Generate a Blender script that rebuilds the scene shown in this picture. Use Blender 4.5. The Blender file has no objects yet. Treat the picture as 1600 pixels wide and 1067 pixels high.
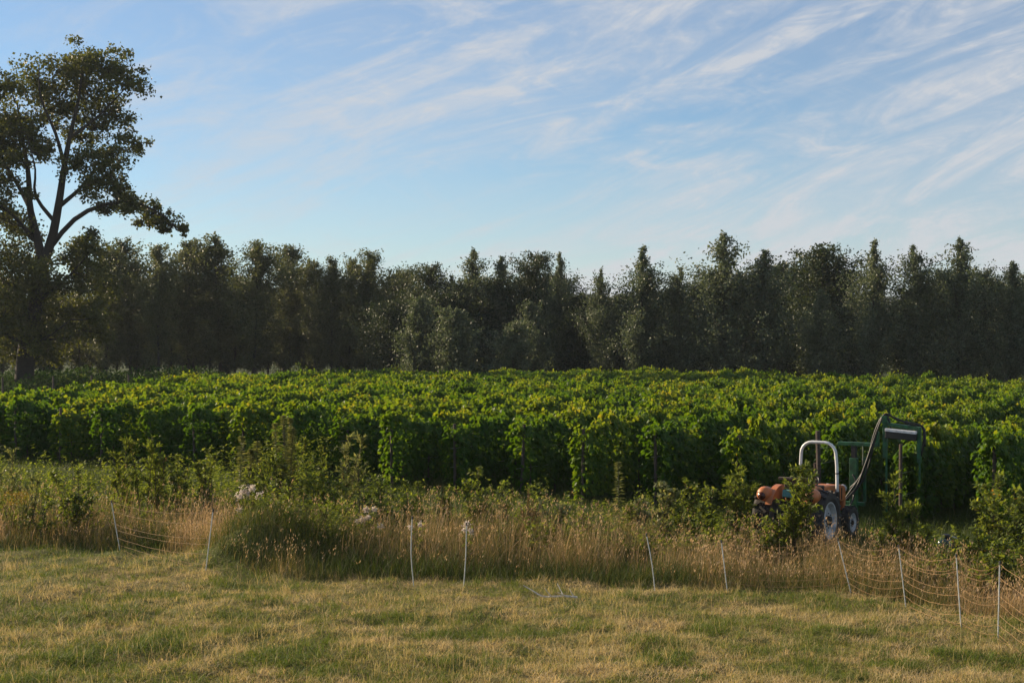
import bpy, math
import numpy as np
from mathutils import Vector, Matrix

# ------------------------------------------------------------------ camera, sky, sun, exposure
SC = bpy.context.scene
COL = SC.collection
F_PX, CAM_H, CX, CY = 2222.0, 4.1, 800.0, 533.5
cam = bpy.data.cameras.new('camera'); cam.lens = 50.0; cam.sensor_width = 36.0
cam.clip_start = 0.5; cam.clip_end = 6000
camo = bpy.data.objects.new('camera', cam); COL.objects.link(camo)
camo.location = (0, 0, CAM_H); camo.rotation_euler = (math.radians(90), 0, 0)
SC.camera = camo

SKY_TINT, CLOUD_COL = (0.98, 1.12, 1.22, 1), (6.2, 6.4, 6.8, 1)
SUN_AZ, SUN_EL = math.radians(-59), math.radians(21)      # azimuth from +Y, negative = towards -X (left)
sun_dir = Vector((math.sin(SUN_AZ) * math.cos(SUN_EL), math.cos(SUN_AZ) * math.cos(SUN_EL), math.sin(SUN_EL)))
w = bpy.data.worlds.new('World'); SC.world = w; w.use_nodes = True
nt = w.node_tree; nt.nodes.clear(); N = nt.nodes.new; L = nt.links.new
out = N('ShaderNodeOutputWorld'); bg = N('ShaderNodeBackground'); bg.inputs['Strength'].default_value = 0.052
sky = N('ShaderNodeTexSky'); sky.sky_type = 'NISHITA'; sky.sun_disc = False
sky.sun_elevation = SUN_EL; sky.sun_rotation = SUN_AZ
sky.air_density = 1.0; sky.dust_density = 0.15; sky.ozone_density = 3.0; sky.altitude = 50
tc = N('ShaderNodeTexCoord'); sx = N('ShaderNodeSeparateXYZ'); L(tc.outputs['Generated'], sx.inputs[0])
def wm(op, a, b=None, c=None):
    n = N('ShaderNodeMath'); n.operation = op
    for i, v in enumerate((a, b, c)):
        if v is None: continue
        if isinstance(v, (int, float)): n.inputs[i].default_value = v
        else: L(v, n.inputs[i])
    return n.outputs[0]
def cloud(rot, scl, nscale, detail, rough, dist, lo, hi, off=(0, 0, 0)):
    m = N('ShaderNodeMapping'); m.inputs['Rotation'].default_value = (0, rot, 0)
    m.inputs['Scale'].default_value = scl; m.inputs['Location'].default_value = off; m.vector_type = 'POINT'
    m0 = N('ShaderNodeMapping'); m0.inputs['Rotation'].default_value = (0, rot, 0); L(tc.outputs['Generated'], m0.inputs[0])
    m.inputs['Rotation'].default_value = (0, 0, 0); L(m0.outputs[0], m.inputs[0])
    n = N('ShaderNodeTexNoise'); n.inputs['Scale'].default_value = nscale; n.inputs['Detail'].default_value = detail
    n.inputs['Roughness'].default_value = rough; n.inputs['Distortion'].default_value = dist
    L(m.outputs[0], n.inputs['Vector'])
    r = N('ShaderNodeMapRange'); r.interpolation_type = 'SMOOTHSTEP'
    r.inputs[1].default_value = lo; r.inputs[2].default_value = hi
    L(n.outputs[0], r.inputs[0]); return r.outputs[0]
c1 = cloud(0.42, (1, 1, 2.0), 2.4, 6, 0.55, 0.6, 0.31, 0.62, (3.3, 0.4, 0.2))      # broad veils
c2 = cloud(0.34, (1, 1, 4.5), 5.5, 10, 0.66, 1.6, 0.38, 0.66, (1.3, 2.2, 0))         # streaks
c3 = cloud(0.10, (1, 1, 3.2), 15.0, 9, 0.70, 1.4, 0.40, 0.70, (7.3, 5.2, 0))         # fine wisps
c4 = cloud(-0.5, (1, 1, 4.0), 7.0, 9, 0.68, 1.8, 0.46, 0.72, (2.9, 1.1, 4))          # a few crossing wisps
side = N('ShaderNodeMapRange'); side.inputs[1].default_value = -0.34; side.inputs[2].default_value = 0.12
side.inputs[3].default_value = 0.30; side.inputs[4].default_value = 1.0; L(sx.outputs[0], side.inputs[0])
veil = wm('MULTIPLY', c1, wm('ADD', wm('MULTIPLY', c2, 0.50), 0.34))
streak = wm('MULTIPLY', c2, wm('ADD', wm('MULTIPLY', c3, 0.45), 0.12))
fac = wm('ADD', wm('ADD', veil, streak), wm('MULTIPLY', wm('MULTIPLY', c4, c3), 0.30))
fac = wm('MINIMUM', wm('MULTIPLY', fac, side.outputs[0]), 0.9)
tint = N('ShaderNodeMix'); tint.data_type = 'RGBA'; tint.blend_type = 'MULTIPLY'; tint.inputs[0].default_value = 1
L(sky.outputs[0], tint.inputs[6]); tint.inputs[7].default_value = SKY_TINT
mx = N('ShaderNodeMix'); mx.data_type = 'RGBA'
L(fac, mx.inputs[0]); L(tint.outputs[2], mx.inputs[6]); mx.inputs[7].default_value = CLOUD_COL
L(mx.outputs[2], bg.inputs[0]); L(bg.outputs[0], out.inputs[0])

sl = bpy.data.lights.new('sun', 'SUN'); sl.energy = 5.0; sl.angle = math.radians(0.53); sl.color = (1.0, 0.80, 0.55)
slo = bpy.data.objects.new('sun', sl); COL.objects.link(slo)
slo.rotation_euler = sun_dir.to_track_quat('Z', 'Y').to_euler(); slo.location = (-30, 30, 40)
vs = SC.view_settings; vs.view_transform = 'Standard'; vs.look = 'None'; vs.exposure = 0.95; vs.gamma = 1.0
vs.use_curve_mapping = False
SC.render.engine = 'CYCLES'
SC.cycles.use_denoising = True
SC.cycles.max_bounces = 8; SC.cycles.transparent_max_bounces = 8; SC.cycles.diffuse_bounces = 3
SC.cycles.transmission_bounces = 4; SC.cycles.glossy_bounces = 2
SC.cycles.sample_clamp_indirect = 6

# ------------------------------------------------------------------ helpers
rng = np.random.default_rng(11)
def depth_of(y, h=0.0): return (CAM_H - h) * F_PX / (y - CY)
def W(x, y, d): return np.array([(x - CX) * d / F_PX, d, CAM_H - (y - CY) * d / F_PX])
def tag(o, label=None, cat=None, group=None, kind=None):
    if label: o['label'] = label
    if cat: o['category'] = cat
    if group: o['group'] = group
    if kind: o['kind'] = kind
    return o
def link(name, me, parent=None, mat=None):
    o = bpy.data.objects.new(name, me); COL.objects.link(o)
    if parent is not None: o.parent = parent
    if mat is not None and me is not None and len(me.materials) == 0: me.materials.append(mat)
    return o
def empty(name, loc, rz=0.0):
    o = bpy.data.objects.new(name, None); COL.objects.link(o); o.location = loc; o.rotation_euler = (0, 0, rz)
    o.empty_display_size = 0.2
    return o
def np_mesh(name, V, Fa, attrs=None, smooth=False):
    """V (n,3), Fa (m,k) uniform faces"""
    V = np.ascontiguousarray(V, np.float32); Fa = np.ascontiguousarray(Fa, np.int32)
    me = bpy.data.meshes.new(name); m, k = Fa.shape
    me.vertices.add(len(V)); me.vertices.foreach_set('co', V.ravel())
    me.loops.add(m * k); me.loops.foreach_set('vertex_index', Fa.ravel())
    me.polygons.add(m); me.polygons.foreach_set('loop_start', np.arange(0, m * k, k, dtype=np.int32))
    try: me.polygons.foreach_set('loop_total', np.full(m, k, np.int32))
    except Exception: pass
    if smooth: me.polygons.foreach_set('use_smooth', np.ones(m, bool))
    if attrs:
        for an, av in attrs.items():
            a = me.attributes.new(an, 'FLOAT', 'POINT'); a.data.foreach_set('value', np.ascontiguousarray(av, np.float32))
    me.update(); me.validate()
    return me
def unit(v): return v / np.maximum(np.linalg.norm(v, axis=-1, keepdims=True), 1e-9)
# leaf templates: x across, y along, z out of the blade
T_DIAMOND = (np.array([[0, 0, 0], [-.5, .45, .10], [0, 1, -.05], [.5, .45, .10]]), np.array([[0, 1, 2], [0, 2, 3]]))
T_OVAL = (np.array([[0, 0, 0], [-.42, .3, .08], [-.36, .68, .06], [0, 1, -.10], [.36, .68, .06], [.42, .3, .08], [0, .5, 0]]),
          np.array([[0, 6, 1], [1, 6, 2], [2, 6, 3], [3, 6, 4], [4, 6, 5], [5, 6, 0]]))
_a = [(0.0, 0), (-.30, -.10), (-.52, .18), (-.40, .36), (-.50, .66), (-.22, .66), (0, 1.0), (.22, .66), (.50, .66), (.40, .36), (.52, .18), (.30, -.10)]
T_VINE = (np.array([[0, .38, 0.05]] + [[x, y, -.16 * abs(x) * 2 - .12 * max(0, y - .6)] for x, y in _a]),
          np.array([[0, i + 1, (i + 1) % 12 + 1] for i in range(12)]))
T_QUAD = (np.array([[0, 0, 0], [-.5, .5, .12], [0, 1, -.04], [.5, .5, .12]]), np.array([[0, 3, 2, 1]]))
def leaf_arrays(P, D, Nn, Ln, Wd, T):
    tv, tf = T; n = len(P); k = len(tv)
    D = unit(D); S = unit(np.cross(D, Nn)); Nn = np.cross(S, D)
    Ln = np.broadcast_to(np.asarray(Ln, float), (n,)); Wd = np.broadcast_to(np.asarray(Wd, float), (n,))
    V = (P[:, None, :] + S[:, None, :] * (tv[None, :, 0] * Wd[:, None])[..., None]
         + D[:, None, :] * (tv[None, :, 1] * Ln[:, None])[..., None]
         + Nn[:, None, :] * (tv[None, :, 2] * Ln[:, None])[..., None])
    Fa = tf[None] + (np.arange(n) * k)[:, None, None]
    return V.reshape(-1, 3), Fa.reshape(-1, tf.shape[1]), k
def leaf_mesh(name, P, D, Nn, Ln, Wd, T, var):
    V, Fa, k = leaf_arrays(P, D, Nn, Ln, Wd, T)
    return np_mesh(name, V, Fa, {'var': np.repeat(var, k)})
def rdir(n, r=None):
    r = r or rng
    return unit(r.normal(size=(n, 3)))
def tube_arrays(P, R, ns=5, cap=False):
    P = np.asarray(P, float); K = len(P); R = np.broadcast_to(np.asarray(R, float), (K,))
    T = unit(np.gradient(P, axis=0)); ref = np.array([0.31, 0.17, 0.93]) if abs(T[:, 2]).mean() < .8 else np.array([.95, .2, .1])
    A = unit(np.cross(T, ref)); B = np.cross(T, A)
    th = np.arange(ns) * 2 * math.pi / ns
    V = P[:, None] + R[:, None, None] * (A[:, None] * np.cos(th)[None, :, None] + B[:, None] * np.sin(th)[None, :, None])
    f = []
    for i in range(K - 1):
        for j in range(ns):
            f.append([i * ns + j, i * ns + (j + 1) % ns, (i + 1) * ns + (j + 1) % ns, (i + 1) * ns + j])
    return V.reshape(-1, 3), np.array(f)
class MB:
    """collects shapes into one mesh"""
    def __init__(s): s.v = []; s.f = []; s.n = 0
    def add(s, V, F):
        V = np.asarray(V, float); s.v.append(V); s.f += [[int(i) + s.n for i in q] for q in F]; s.n += len(V); return s
    def tube(s, P, R, ns=8, cap=True):
        V, Fq = tube_arrays(P, R, ns); K = len(P); Fq = Fq.tolist()
        if cap: Fq += [list(range(ns))[::-1], [(K - 1) * ns + j for j in range(ns)]]
        return s.add(V, Fq)
    def box(s, c, sz, M=None, taper=(1, 1)):
        hx, hy, hz = [a / 2 for a in sz]
        V = [[x * hx * (taper[0] if z > 0 else 1), y * hy * (taper[1] if z > 0 else 1), z * hz] for z in (-1, 1) for y in (-1, 1) for x in (-1, 1)]
        V = np.array(V)
        if M is not None: V = V @ np.array(M.to_3x3()).T
        return s.add(V + np.array(c), [[0, 2, 3, 1], [4, 5, 7, 6], [0, 1, 5, 4], [2, 6, 7, 3], [0, 4, 6, 2], [1, 3, 7, 5]])
    def prism(s, poly, y0, y1):
        """poly in (x,z), extruded along y"""
        n = len(poly); V = [[x, y0, z] for x, z in poly] + [[x, y1, z] for x, z in poly]
        return s.add(V, [list(range(n)), list(range(n, 2 * n))[::-1]] + [[i, i + n, (i + 1) % n + n, (i + 1) % n] for i in range(n)])
    def lathe(s, prof, c, axis='y', seg=28):
        """prof: (radius, along)"""
        V = []
        for r, a in prof:
            for j in range(seg):
                t = 2 * math.pi * j / seg; p, q = r * math.cos(t), r * math.sin(t)
                V.append({'y': [p, a, q], 'z': [p, q, a], 'x': [a, p, q]}[axis])
        V = np.array(V) + np.array(c); f = []
        for i in range(len(prof) - 1):
            for j in range(seg): f.append([i * seg + j, i * seg + (j + 1) % seg, (i + 1) * seg + (j + 1) % seg, (i + 1) * seg + j])
        return s.add(V, f)
    def build(s, name, mat, parent=None, smooth=False, bevel=0):
        me = bpy.data.meshes.new(name); me.from_pydata(np.concatenate(s.v).tolist(), [], s.f); me.update()
        if smooth: me.polygons.foreach_set('use_smooth', [True] * len(me.polygons))
        o = link(name, me, parent, mat)
        if bevel:
            b = o.modifiers.new('bevel', 'BEVEL'); b.width = bevel; b.segments = 2; b.limit_method = 'ANGLE'
        return o
# value noise
_lat = rng.random((256, 256))
def vnoise(x, y, f=1.0, oct=3):
    x = np.asarray(x, float); y = np.asarray(y, float); s = np.zeros(np.broadcast(x, y).shape); a = 1.0; tot = 0
    for o in range(oct):
        X = x * f + 37.1 * o; Y = y * f + 11.7 * o; xi = np.floor(X).astype(int); yi = np.floor(Y).astype(int)
        u = X - xi; v = Y - yi; u = u * u * (3 - 2 * u); v = v * v * (3 - 2 * v)
        g = lambda i, j: _lat[(xi + i) % 256, (yi + j) % 256]
        s = s + a * ((g(0, 0) * (1 - u) + g(1, 0) * u) * (1 - v) + (g(0, 1) * (1 - u) + g(1, 1) * u) * v)
        tot += a; a *= .5; f *= 2.03
    return s / tot

# ------------------------------------------------------------------ materials
def base_mat(name):
    m = bpy.data.materials.new(name); m.use_nodes = True; t = m.node_tree; t.nodes.clear()
    o = t.nodes.new('ShaderNodeOutputMaterial'); return m, t, o
def ramp(t, stops):
    r = t.nodes.new('ShaderNodeValToRGB'); e = r.color_ramp.elements
    while len(e) > 1: e.remove(e[-1])
    e[0].position = stops[0][0]; e[0].color = (*stops[0][1], 1)
    for p, c in stops[1:]:
        q = e.new(p); q.color = (*c, 1)
    return r
def leaf_mat(name, stops, trans=0.4, tcol=(1.25, 1.15, .5), rough=.5, spec=.25, objvar=.25):
    m, t, o = base_mat(name); n = t.nodes.new; l = t.links.new
    a = n('ShaderNodeAttribute'); a.attribute_name = 'var'
    oi = n('ShaderNodeObjectInfo')
    ad = n('ShaderNodeMath'); ad.operation = 'MULTIPLY_ADD'; ad.inputs[1].default_value = objvar; l(oi.outputs['Random'], ad.inputs[0])
    l(a.outputs['Fac'], ad.inputs[2])
    sb = n('ShaderNodeMath'); sb.operation = 'SUBTRACT'; sb.inputs[1].default_value = objvar * .5; l(ad.outputs[0], sb.inputs[0]); sb.use_clamp = True
    r = ramp(t, stops); l(sb.outputs[0], r.inputs[0])
    p = n('ShaderNodeBsdfPrincipled'); l(r.outputs[0], p.inputs['Base Color']); p.inputs['Roughness'].default_value = rough
    p.inputs['Specular IOR Level'].default_value = spec
    mu = n('ShaderNodeMix'); mu.data_type = 'RGBA'; mu.blend_type = 'MULTIPLY'; mu.inputs[0].default_value = 1
    l(r.outputs[0], mu.inputs[6]); mu.inputs[7].default_value = (*tcol, 1)
    tr = n('ShaderNodeBsdfTranslucent'); l(mu.outputs[2], tr.inputs[0])
    mxs = n('ShaderNodeMixShader'); mxs.inputs[0].default_value = trans
    l(p.outputs[0], mxs.inputs[1]); l(tr.outputs[0], mxs.inputs[2]); l(mxs.outputs[0], o.inputs[0])
    return m
def solid_mat(name, c, rough=.6, metal=0, spec=.5, noise=.25, nscale=8, c2=None, bump=0, coat=0):
    m, t, o = base_mat(name); n = t.nodes.new; l = t.links.new
    co = n('ShaderNodeTexCoord'); nz = n('ShaderNodeTexNoise'); nz.inputs['Scale'].default_value = nscale
    nz.inputs['Detail'].default_value = 6; nz.inputs['Roughness'].default_value = .65; l(co.outputs['Object'], nz.inputs['Vector'])
    c2 = c2 or tuple(x * (1 - noise * 1.6) for x in c)
    r = ramp(t, [(.36, c2), (.62, c)]); l(nz.outputs[0], r.inputs[0])
    p = n('ShaderNodeBsdfPrincipled'); l(r.outputs[0], p.inputs['Base Color'])
    p.inputs['Roughness'].default_value = rough; p.inputs['Metallic'].default_value = metal
    p.inputs['Specular IOR Level'].default_value = spec; p.inputs['Coat Weight'].default_value = coat
    if bump:
        b = n('ShaderNodeBump'); b.inputs['Strength'].default_value = bump; b.inputs['Distance'].default_value = .02
        l(nz.outputs[0], b.inputs['Height']); l(b.outputs[0], p.inputs['Normal'])
    l(p.outputs[0], o.inputs[0]); return m
M = {}
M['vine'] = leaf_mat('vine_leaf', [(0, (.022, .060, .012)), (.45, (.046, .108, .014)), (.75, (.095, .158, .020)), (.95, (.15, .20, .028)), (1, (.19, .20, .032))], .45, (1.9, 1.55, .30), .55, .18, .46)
M['bark'] = solid_mat('bark', (.075, .055, .042), .9, nscale=14, bump=.6)
M['bark_dark'] = solid_mat('dark_bark', (.035, .028, .022), .95, nscale=10, bump=.6)
M['post_wood'] = solid_mat('weathered_post_wood', (.085, .062, .05), .9, nscale=20, bump=.4)
M['wire'] = solid_mat('trellis_wire', (.38, .38, .37), .5, .3)
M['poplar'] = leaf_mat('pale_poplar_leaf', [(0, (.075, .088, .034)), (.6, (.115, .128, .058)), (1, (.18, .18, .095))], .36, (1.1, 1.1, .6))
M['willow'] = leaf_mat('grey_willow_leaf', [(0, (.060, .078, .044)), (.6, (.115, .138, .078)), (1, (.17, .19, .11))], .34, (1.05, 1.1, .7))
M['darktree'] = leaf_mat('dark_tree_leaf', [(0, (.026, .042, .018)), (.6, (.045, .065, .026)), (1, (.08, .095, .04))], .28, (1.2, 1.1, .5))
M['oak'] = leaf_mat('olive_tree_leaf', [(0, (.050, .062, .016)), (.6, (.085, .095, .024)), (1, (.13, .135, .035))], .42, (1.2, 1.15, .4))
M['under'] = leaf_mat('undergrowth_leaf', [(0, (.025, .05, .012)), (.7, (.045, .085, .02)), (1, (.11, .13, .025))], .25, (1.1, 1.1, .5), .8, .05)
M['grass'] = leaf_mat('meadow_grass_blade', [(0, (.080, .130, .018)), (.35, (.18, .215, .040)), (.6, (.31, .275, .105)), (1, (.56, .44, .26))], .4, (1.15, 1.05, .7), .6, .2, 0)
M['tall'] = leaf_mat('tall_grass_blade', [(0, (.040, .070, .014)), (.35, (.085, .11, .025)), (.6, (.20, .155, .065)), (1, (.58, .43, .29))], .4, (1.2, 1.05, .75), .6, .2, 0)
M['weed'] = leaf_mat('olive_weed_leaf', [(0, (.065, .10, .022)), (.6, (.135, .175, .045)), (.94, (.24, .26, .07)), (1, (.30, .17, .06))], .52, (1.5, 1.4, .45), .55, .2, .12)
M['weedgrey'] = leaf_mat('grey_green_weed_leaf', [(0, (.10, .13, .05)), (.6, (.18, .21, .095)), (1, (.30, .29, .15))], .45, (1.4, 1.25, .6), .45, .3)
M['gold'] = leaf_mat('goldenrod_flower', [(0, (.10, .11, .02)), (.5, (.30, .20, .02)), (1, (.45, .28, .03))], .3)
M['dock'] = leaf_mat('brown_dock_seed', [(0, (.10, .055, .022)), (1, (.26, .15, .06))], .25)
M['fluff'] = leaf_mat('white_seed_fluff', [(0, (.50, .42, .36)), (1, (.78, .70, .62))], .4, (1, 1, 1), .8, .1)
M['stem'] = solid_mat('weed_stem', (.12, .11, .045), .8)
M['redstem'] = solid_mat('woody_shoot', (.10, .06, .035), .8)
M['post_white'] = solid_mat('pale_plastic_post', (.56, .58, .56), .5, noise=.2, nscale=30)
M['cap'] = solid_mat('dark_post_clip', (.05, .05, .05), .6)
M['twine'] = solid_mat('orange_fence_twine', (.42, .25, .11), .7, noise=.4, nscale=40)
M['orange'] = solid_mat('faded_orange_paint', (.52, .17, .05), .5, noise=.25, nscale=5, c2=(.36, .13, .05))
M['red'] = solid_mat('red_paint', (.42, .045, .02), .5, noise=.3, nscale=7)
M['tyre'] = solid_mat('tyre_rubber', (.026, .025, .025), .85, nscale=9, c2=(.05, .043, .036))
M['rim'] = solid_mat('grey_white_rim_paint', (.56, .58, .60), .45, noise=.3, nscale=7)
M['roll'] = solid_mat('white_roll_bar_paint', (.72, .73, .72), .4, noise=.15, nscale=9)
M['dark'] = solid_mat('oily_dark_metal', (.03, .028, .027), .6, .3, nscale=9)
M['green'] = solid_mat('green_implement_paint', (.016, .12, .04), .5, noise=.45, nscale=7)
M['hose'] = solid_mat('black_hose', (.014, .014, .015), .45)
M['white'] = solid_mat('white_cover', (.75, .76, .78), .4, noise=.1)
M['chrome'] = solid_mat('bright_rod', (.7, .7, .7), .2, 1)
M['seat'] = solid_mat('worn_seat', (.085, .06, .045), .8)
M['teal'] = solid_mat('teal_cloth', (.10, .30, .29), .8)
M['lamp'] = solid_mat('dark_red_lamp_glass', (.06, .012, .008), .25)
M['glassgreen'] = solid_mat('glossy_dark_green', (.02, .045, .03), .15, coat=.6)
M['deadwood'] = solid_mat('bleached_dead_wood', (.78, .70, .60), .8, nscale=20, bump=.3)

# ------------------------------------------------------------------ ground
MX, MY = W(405, 845, 26.6)[0], 26.6
def ground_z(x, y):
    x = np.asarray(x, float); y = np.asarray(y, float)
    near = np.clip((60 - y) / 20, 0, 1)
    z = (vnoise(x, y, .55, 3) - .5) * .16 * near + (vnoise(x + 9, y, 2.2, 3) - .5) * .13 * near
    z = z + .62 * np.exp(-(((x - MX) / 1.0) ** 2 + ((y - MY) / .8) ** 2) ** 1.2) + .22 * np.exp(-(((x - MX - 1.5) / 1.3) ** 2 + ((y - MY) / .7) ** 2))
    return z
def fence_y(x):
    """depth of the front edge of the tall grass"""
    return np.interp(x, [-14, -9.5, -7.6, -6.0, -5.2, -4, 0, 3, 5.2, 6.2, 7.0, 8, 11], [28.4, 28.3, 28.05, 26.8, 25.75, 24.7, 24.3, 23.6, 23.3, 22.4, 21.2, 19.6, 17])
xs = np.unique(np.concatenate([np.linspace(-12.5, 12.5, 170), np.linspace(-60, 60, 60), np.linspace(-1400, 1400, 19)]))
ys = np.unique(np.concatenate([np.linspace(13, 34, 150), np.linspace(-40, 150, 70), np.linspace(-200, 1500, 18)]))
GX, GY = np.meshgrid(xs, ys); GZ = ground_z(GX, GY)
ii = np.arange(len(ys) - 1)[:, None] * len(xs) + np.arange(len(xs) - 1)[None, :]
Fq = np.stack([ii, ii + 1, ii + 1 + len(xs), ii + len(xs)], -1).reshape(-1, 4)
me = np_mesh('ground', np.stack([GX, GY, GZ], -1).reshape(-1, 3), Fq, smooth=True)
m, t, o = base_mat('dry_meadow_soil'); n = t.nodes.new; l = t.links.new
co = n('ShaderNodeTexCoord'); a1 = n('ShaderNodeTexNoise'); a1.inputs['Scale'].default_value = .55; a1.inputs['Detail'].default_value = 7; a1.inputs['Roughness'].default_value = .65
l(co.outputs['Object'], a1.inputs['Vector'])
r1 = ramp(t, [(.30, (.07, .095, .022)), (.48, (.15, .15, .05)), (.62, (.25, .20, .09)), (.75, (.15, .11, .065))]); l(a1.outputs[0], r1.inputs[0])
a2 = n('ShaderNodeTexNoise'); a2.inputs['Scale'].default_value = 22; a2.inputs['Detail'].default_value = 5; l(co.outputs['Object'], a2.inputs['Vector'])
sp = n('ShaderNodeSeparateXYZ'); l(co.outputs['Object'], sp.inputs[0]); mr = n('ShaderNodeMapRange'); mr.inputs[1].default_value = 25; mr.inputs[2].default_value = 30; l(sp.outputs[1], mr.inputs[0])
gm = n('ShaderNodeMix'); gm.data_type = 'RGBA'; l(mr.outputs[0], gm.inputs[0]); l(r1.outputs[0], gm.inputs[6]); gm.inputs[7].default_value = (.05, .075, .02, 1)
r2 = ramp(t, [(.35, (.45, .42, .38)), (.65, (1.1, 1.05, 1))]); l(a2.outputs[0], r2.inputs[0])
mu = n('ShaderNodeMix'); mu.data_type = 'RGBA'; mu.blend_type = 'MULTIPLY'; mu.inputs[0].default_value = 1; l(gm.outputs[2], mu.inputs[6]); l(r2.outputs[0], mu.inputs[7])
p = n('ShaderNodeBsdfPrincipled'); p.inputs['Roughness'].default_value = .95; p.inputs['Specular IOR Level'].default_value = .1; l(mu.outputs[2], p.inputs['Base Color'])
b = n('ShaderNodeBump'); b.inputs['Strength'].default_value = .8; b.inputs['Distance'].default_value = .03; l(a2.outputs[0], b.inputs['Height']); l(b.outputs[0], p.inputs['Normal'])
l(p.outputs[0], o.inputs[0])
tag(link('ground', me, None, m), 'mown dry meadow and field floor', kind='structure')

# ------------------------------------------------------------------ grass (stuff)
def blades(name, P, H, Wd, lean, var, mat, label, segs=3, cat='grass', bend=None):
    n = len(P); az = rng.uniform(0, 2 * math.pi, n); fz = rng.uniform(0, 2 * math.pi, n)
    D = np.stack([np.cos(az), np.sin(az), np.zeros(n)], 1); S = np.stack([np.cos(fz), np.sin(fz), np.zeros(n)], 1)
    if bend is not None: D = unit(D + bend)
    ts = np.linspace(0, 1, segs + 1); V = np.zeros((n, 2 * segs + 1, 3))
    for i, tt in enumerate(ts):
        c = P + D * (lean * H * tt ** 2)[:, None] + np.array([0, 0, 1]) * (H * (tt - .35 * lean * tt ** 2))[:, None]
        ww = Wd * (1 - tt) ** .6 * .5
        if i < segs: V[:, 2 * i] = c - S * ww[:, None]; V[:, 2 * i + 1] = c + S * ww[:, None]
        else: V[:, 2 * segs] = c
    f = []
    for i in range(segs - 1): f += [[2 * i, 2 * i + 1, 2 * i + 3], [2 * i, 2 * i + 3, 2 * i + 2]]
    f.append([2 * segs - 2, 2 * segs - 1, 2 * segs]); f = np.array(f); k = 2 * segs + 1
    Fa = (f[None] + (np.arange(n) * k)[:, None, None]).reshape(-1, 3)
    me = np_mesh(name, V.reshape(-1, 3), Fa, {'var': np.repeat(np.clip(var, 0, 1), k)})
    return tag(link(name, me, None, mat), label, cat, kind='stuff')
def scatter(n, y0, y1, marg=1.4):
    # denser towards the camera
    u = rng.random(n); y = 1 / (1 / y0 + u * (1 / y1 - 1 / y0)); x = rng.uniform(-1, 1, n) * (.36 * y + marg); return x, y
def on_ground(x, y, dz=0): return np.stack([x, y, ground_z(x, y) - .01 + dz], 1)
# mown meadow
x, y = scatter(225000, 15.5, 30)
k = y < fence_y(x) + .35 + .3 * rng.random(len(x)); x, y = x[k], y[k]
patch = vnoise(x, y * 1.3, .8, 4); fine = vnoise(x + 50, y, 3.1, 2)
strip = np.clip(1 - np.abs(y - fence_y(x) + .15) / .7, 0, 1) * (x < -4.2)
dry = np.clip((patch - .36) / .26, 0, 1) * .50 + np.clip((fine - .32) / .34, 0, 1) * .42 - .25 * strip + .05
dry = dry + np.clip((x + 3) / 14, -.3, .35) * .35
green_tuft = np.clip((vnoise(x * 1.0, y * 1.7 + 31, 1.05, 2) - .60) / .08, 0, 1)
dry = dry * (1 - .85 * green_tuft)
v = np.clip(dry + rng.normal(0, .17, len(x)), 0, 1)
tall_straw = rng.random(len(x)) < .022 * (1 + 2 * (vnoise(x + 4, y, .8, 2) > .56))
H = (.035 + .075 * rng.random(len(x)) ** 2) * (1 + .9 * green_tuft + .9 * strip + .8 * fine)
H = np.where(tall_straw, rng.uniform(.14, .34, len(x)), H); v = np.where(tall_straw, rng.uniform(.65, 1, len(x)), v)
Wd = np.where(tall_straw, .0045, .0095) * rng.uniform(.7, 1.3, len(x))
blades('meadow_grass', on_ground(x, y), H, Wd, np.where(tall_straw, rng.uniform(.1, .7, len(x)), rng.uniform(.4, 2.0, len(x))), v, M['grass'],
       'short dry and green meadow grass in the foreground', segs=2)
# tussocks and straw wisps standing out of the mown sward
nt_ = 3400; tx, ty = scatter(nt_, 15.5, 27); kk = ty < fence_y(tx) + .1; tx, ty = tx[kk], ty[kk]; nt_ = len(tx)
gr = vnoise(tx + 70, ty, .6, 2) > .52; cnt = rng.integers(8, 34, nt_); sel = np.repeat(np.arange(nt_), cnt); rad = rng.uniform(.02, .11, nt_)
bx = tx[sel] + rng.normal(0, 1, len(sel)) * rad[sel]; by = ty[sel] + rng.normal(0, 1, len(sel)) * rad[sel] * .8; hb = rng.uniform(.05, .13, nt_) + .14 * (rng.random(nt_) < .12)
blades('grass_tussocks', on_ground(bx, by), hb[sel] * rng.uniform(.5, 1.2, len(sel)), rng.uniform(.005, .009, len(sel)), rng.uniform(.2, 1.3, len(sel)),
       np.clip(np.where(gr[sel], .10, .80) + rng.normal(0, .15, len(sel)), 0, 1), M['grass'], 'small green and straw tussocks standing out of the meadow', segs=3)
# tall wild strip
x, y = scatter(170000, 19, 32.5)
fy = fence_y(x); dd = y - fy
k = (dd > .0) & (dd < 5.6) & (y < 30.6 - .12 * x) & ((vnoise(x, y, .9, 2) > .36) | (dd < 1.2)); x, y, dd = x[k], y[k], dd[k]
bare = (np.abs(x - 6.2) < 1.6) & (y > 27); 
zone = vnoise(x + 20, y * .8, .38, 2)
straw = np.clip((zone - .40) / .2, 0, 1)
straw = np.where(x < -7.4, np.maximum(straw, .55), straw); straw = np.where((x > -6.8) & (x < -5.4), .95, straw)
straw = np.where((x > -3.2) & (dd > .9), np.maximum(straw, .62), straw); straw = np.where(x > 3, np.maximum(straw, .6 - .1 * (dd > 3)), straw)
moundk = np.exp(-(((x - MX - .3) / 1.5) ** 2 + ((y - MY + .4) / 1.3) ** 2)); straw = straw * (1 - .8 * moundk)
hz = vnoise(x + 7, y + 3, .7, 2)
H = (.42 + .55 * hz) * np.clip(.45 + dd * .42, .45, 1.15) * rng.uniform(.6, 1.2, len(x)); H = H * (1 - .30 * moundk)
H = np.where(bare, H * .45, H); H = H * np.interp(x, [2.2, 3.6, 9], [1, .70, .72])
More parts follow.
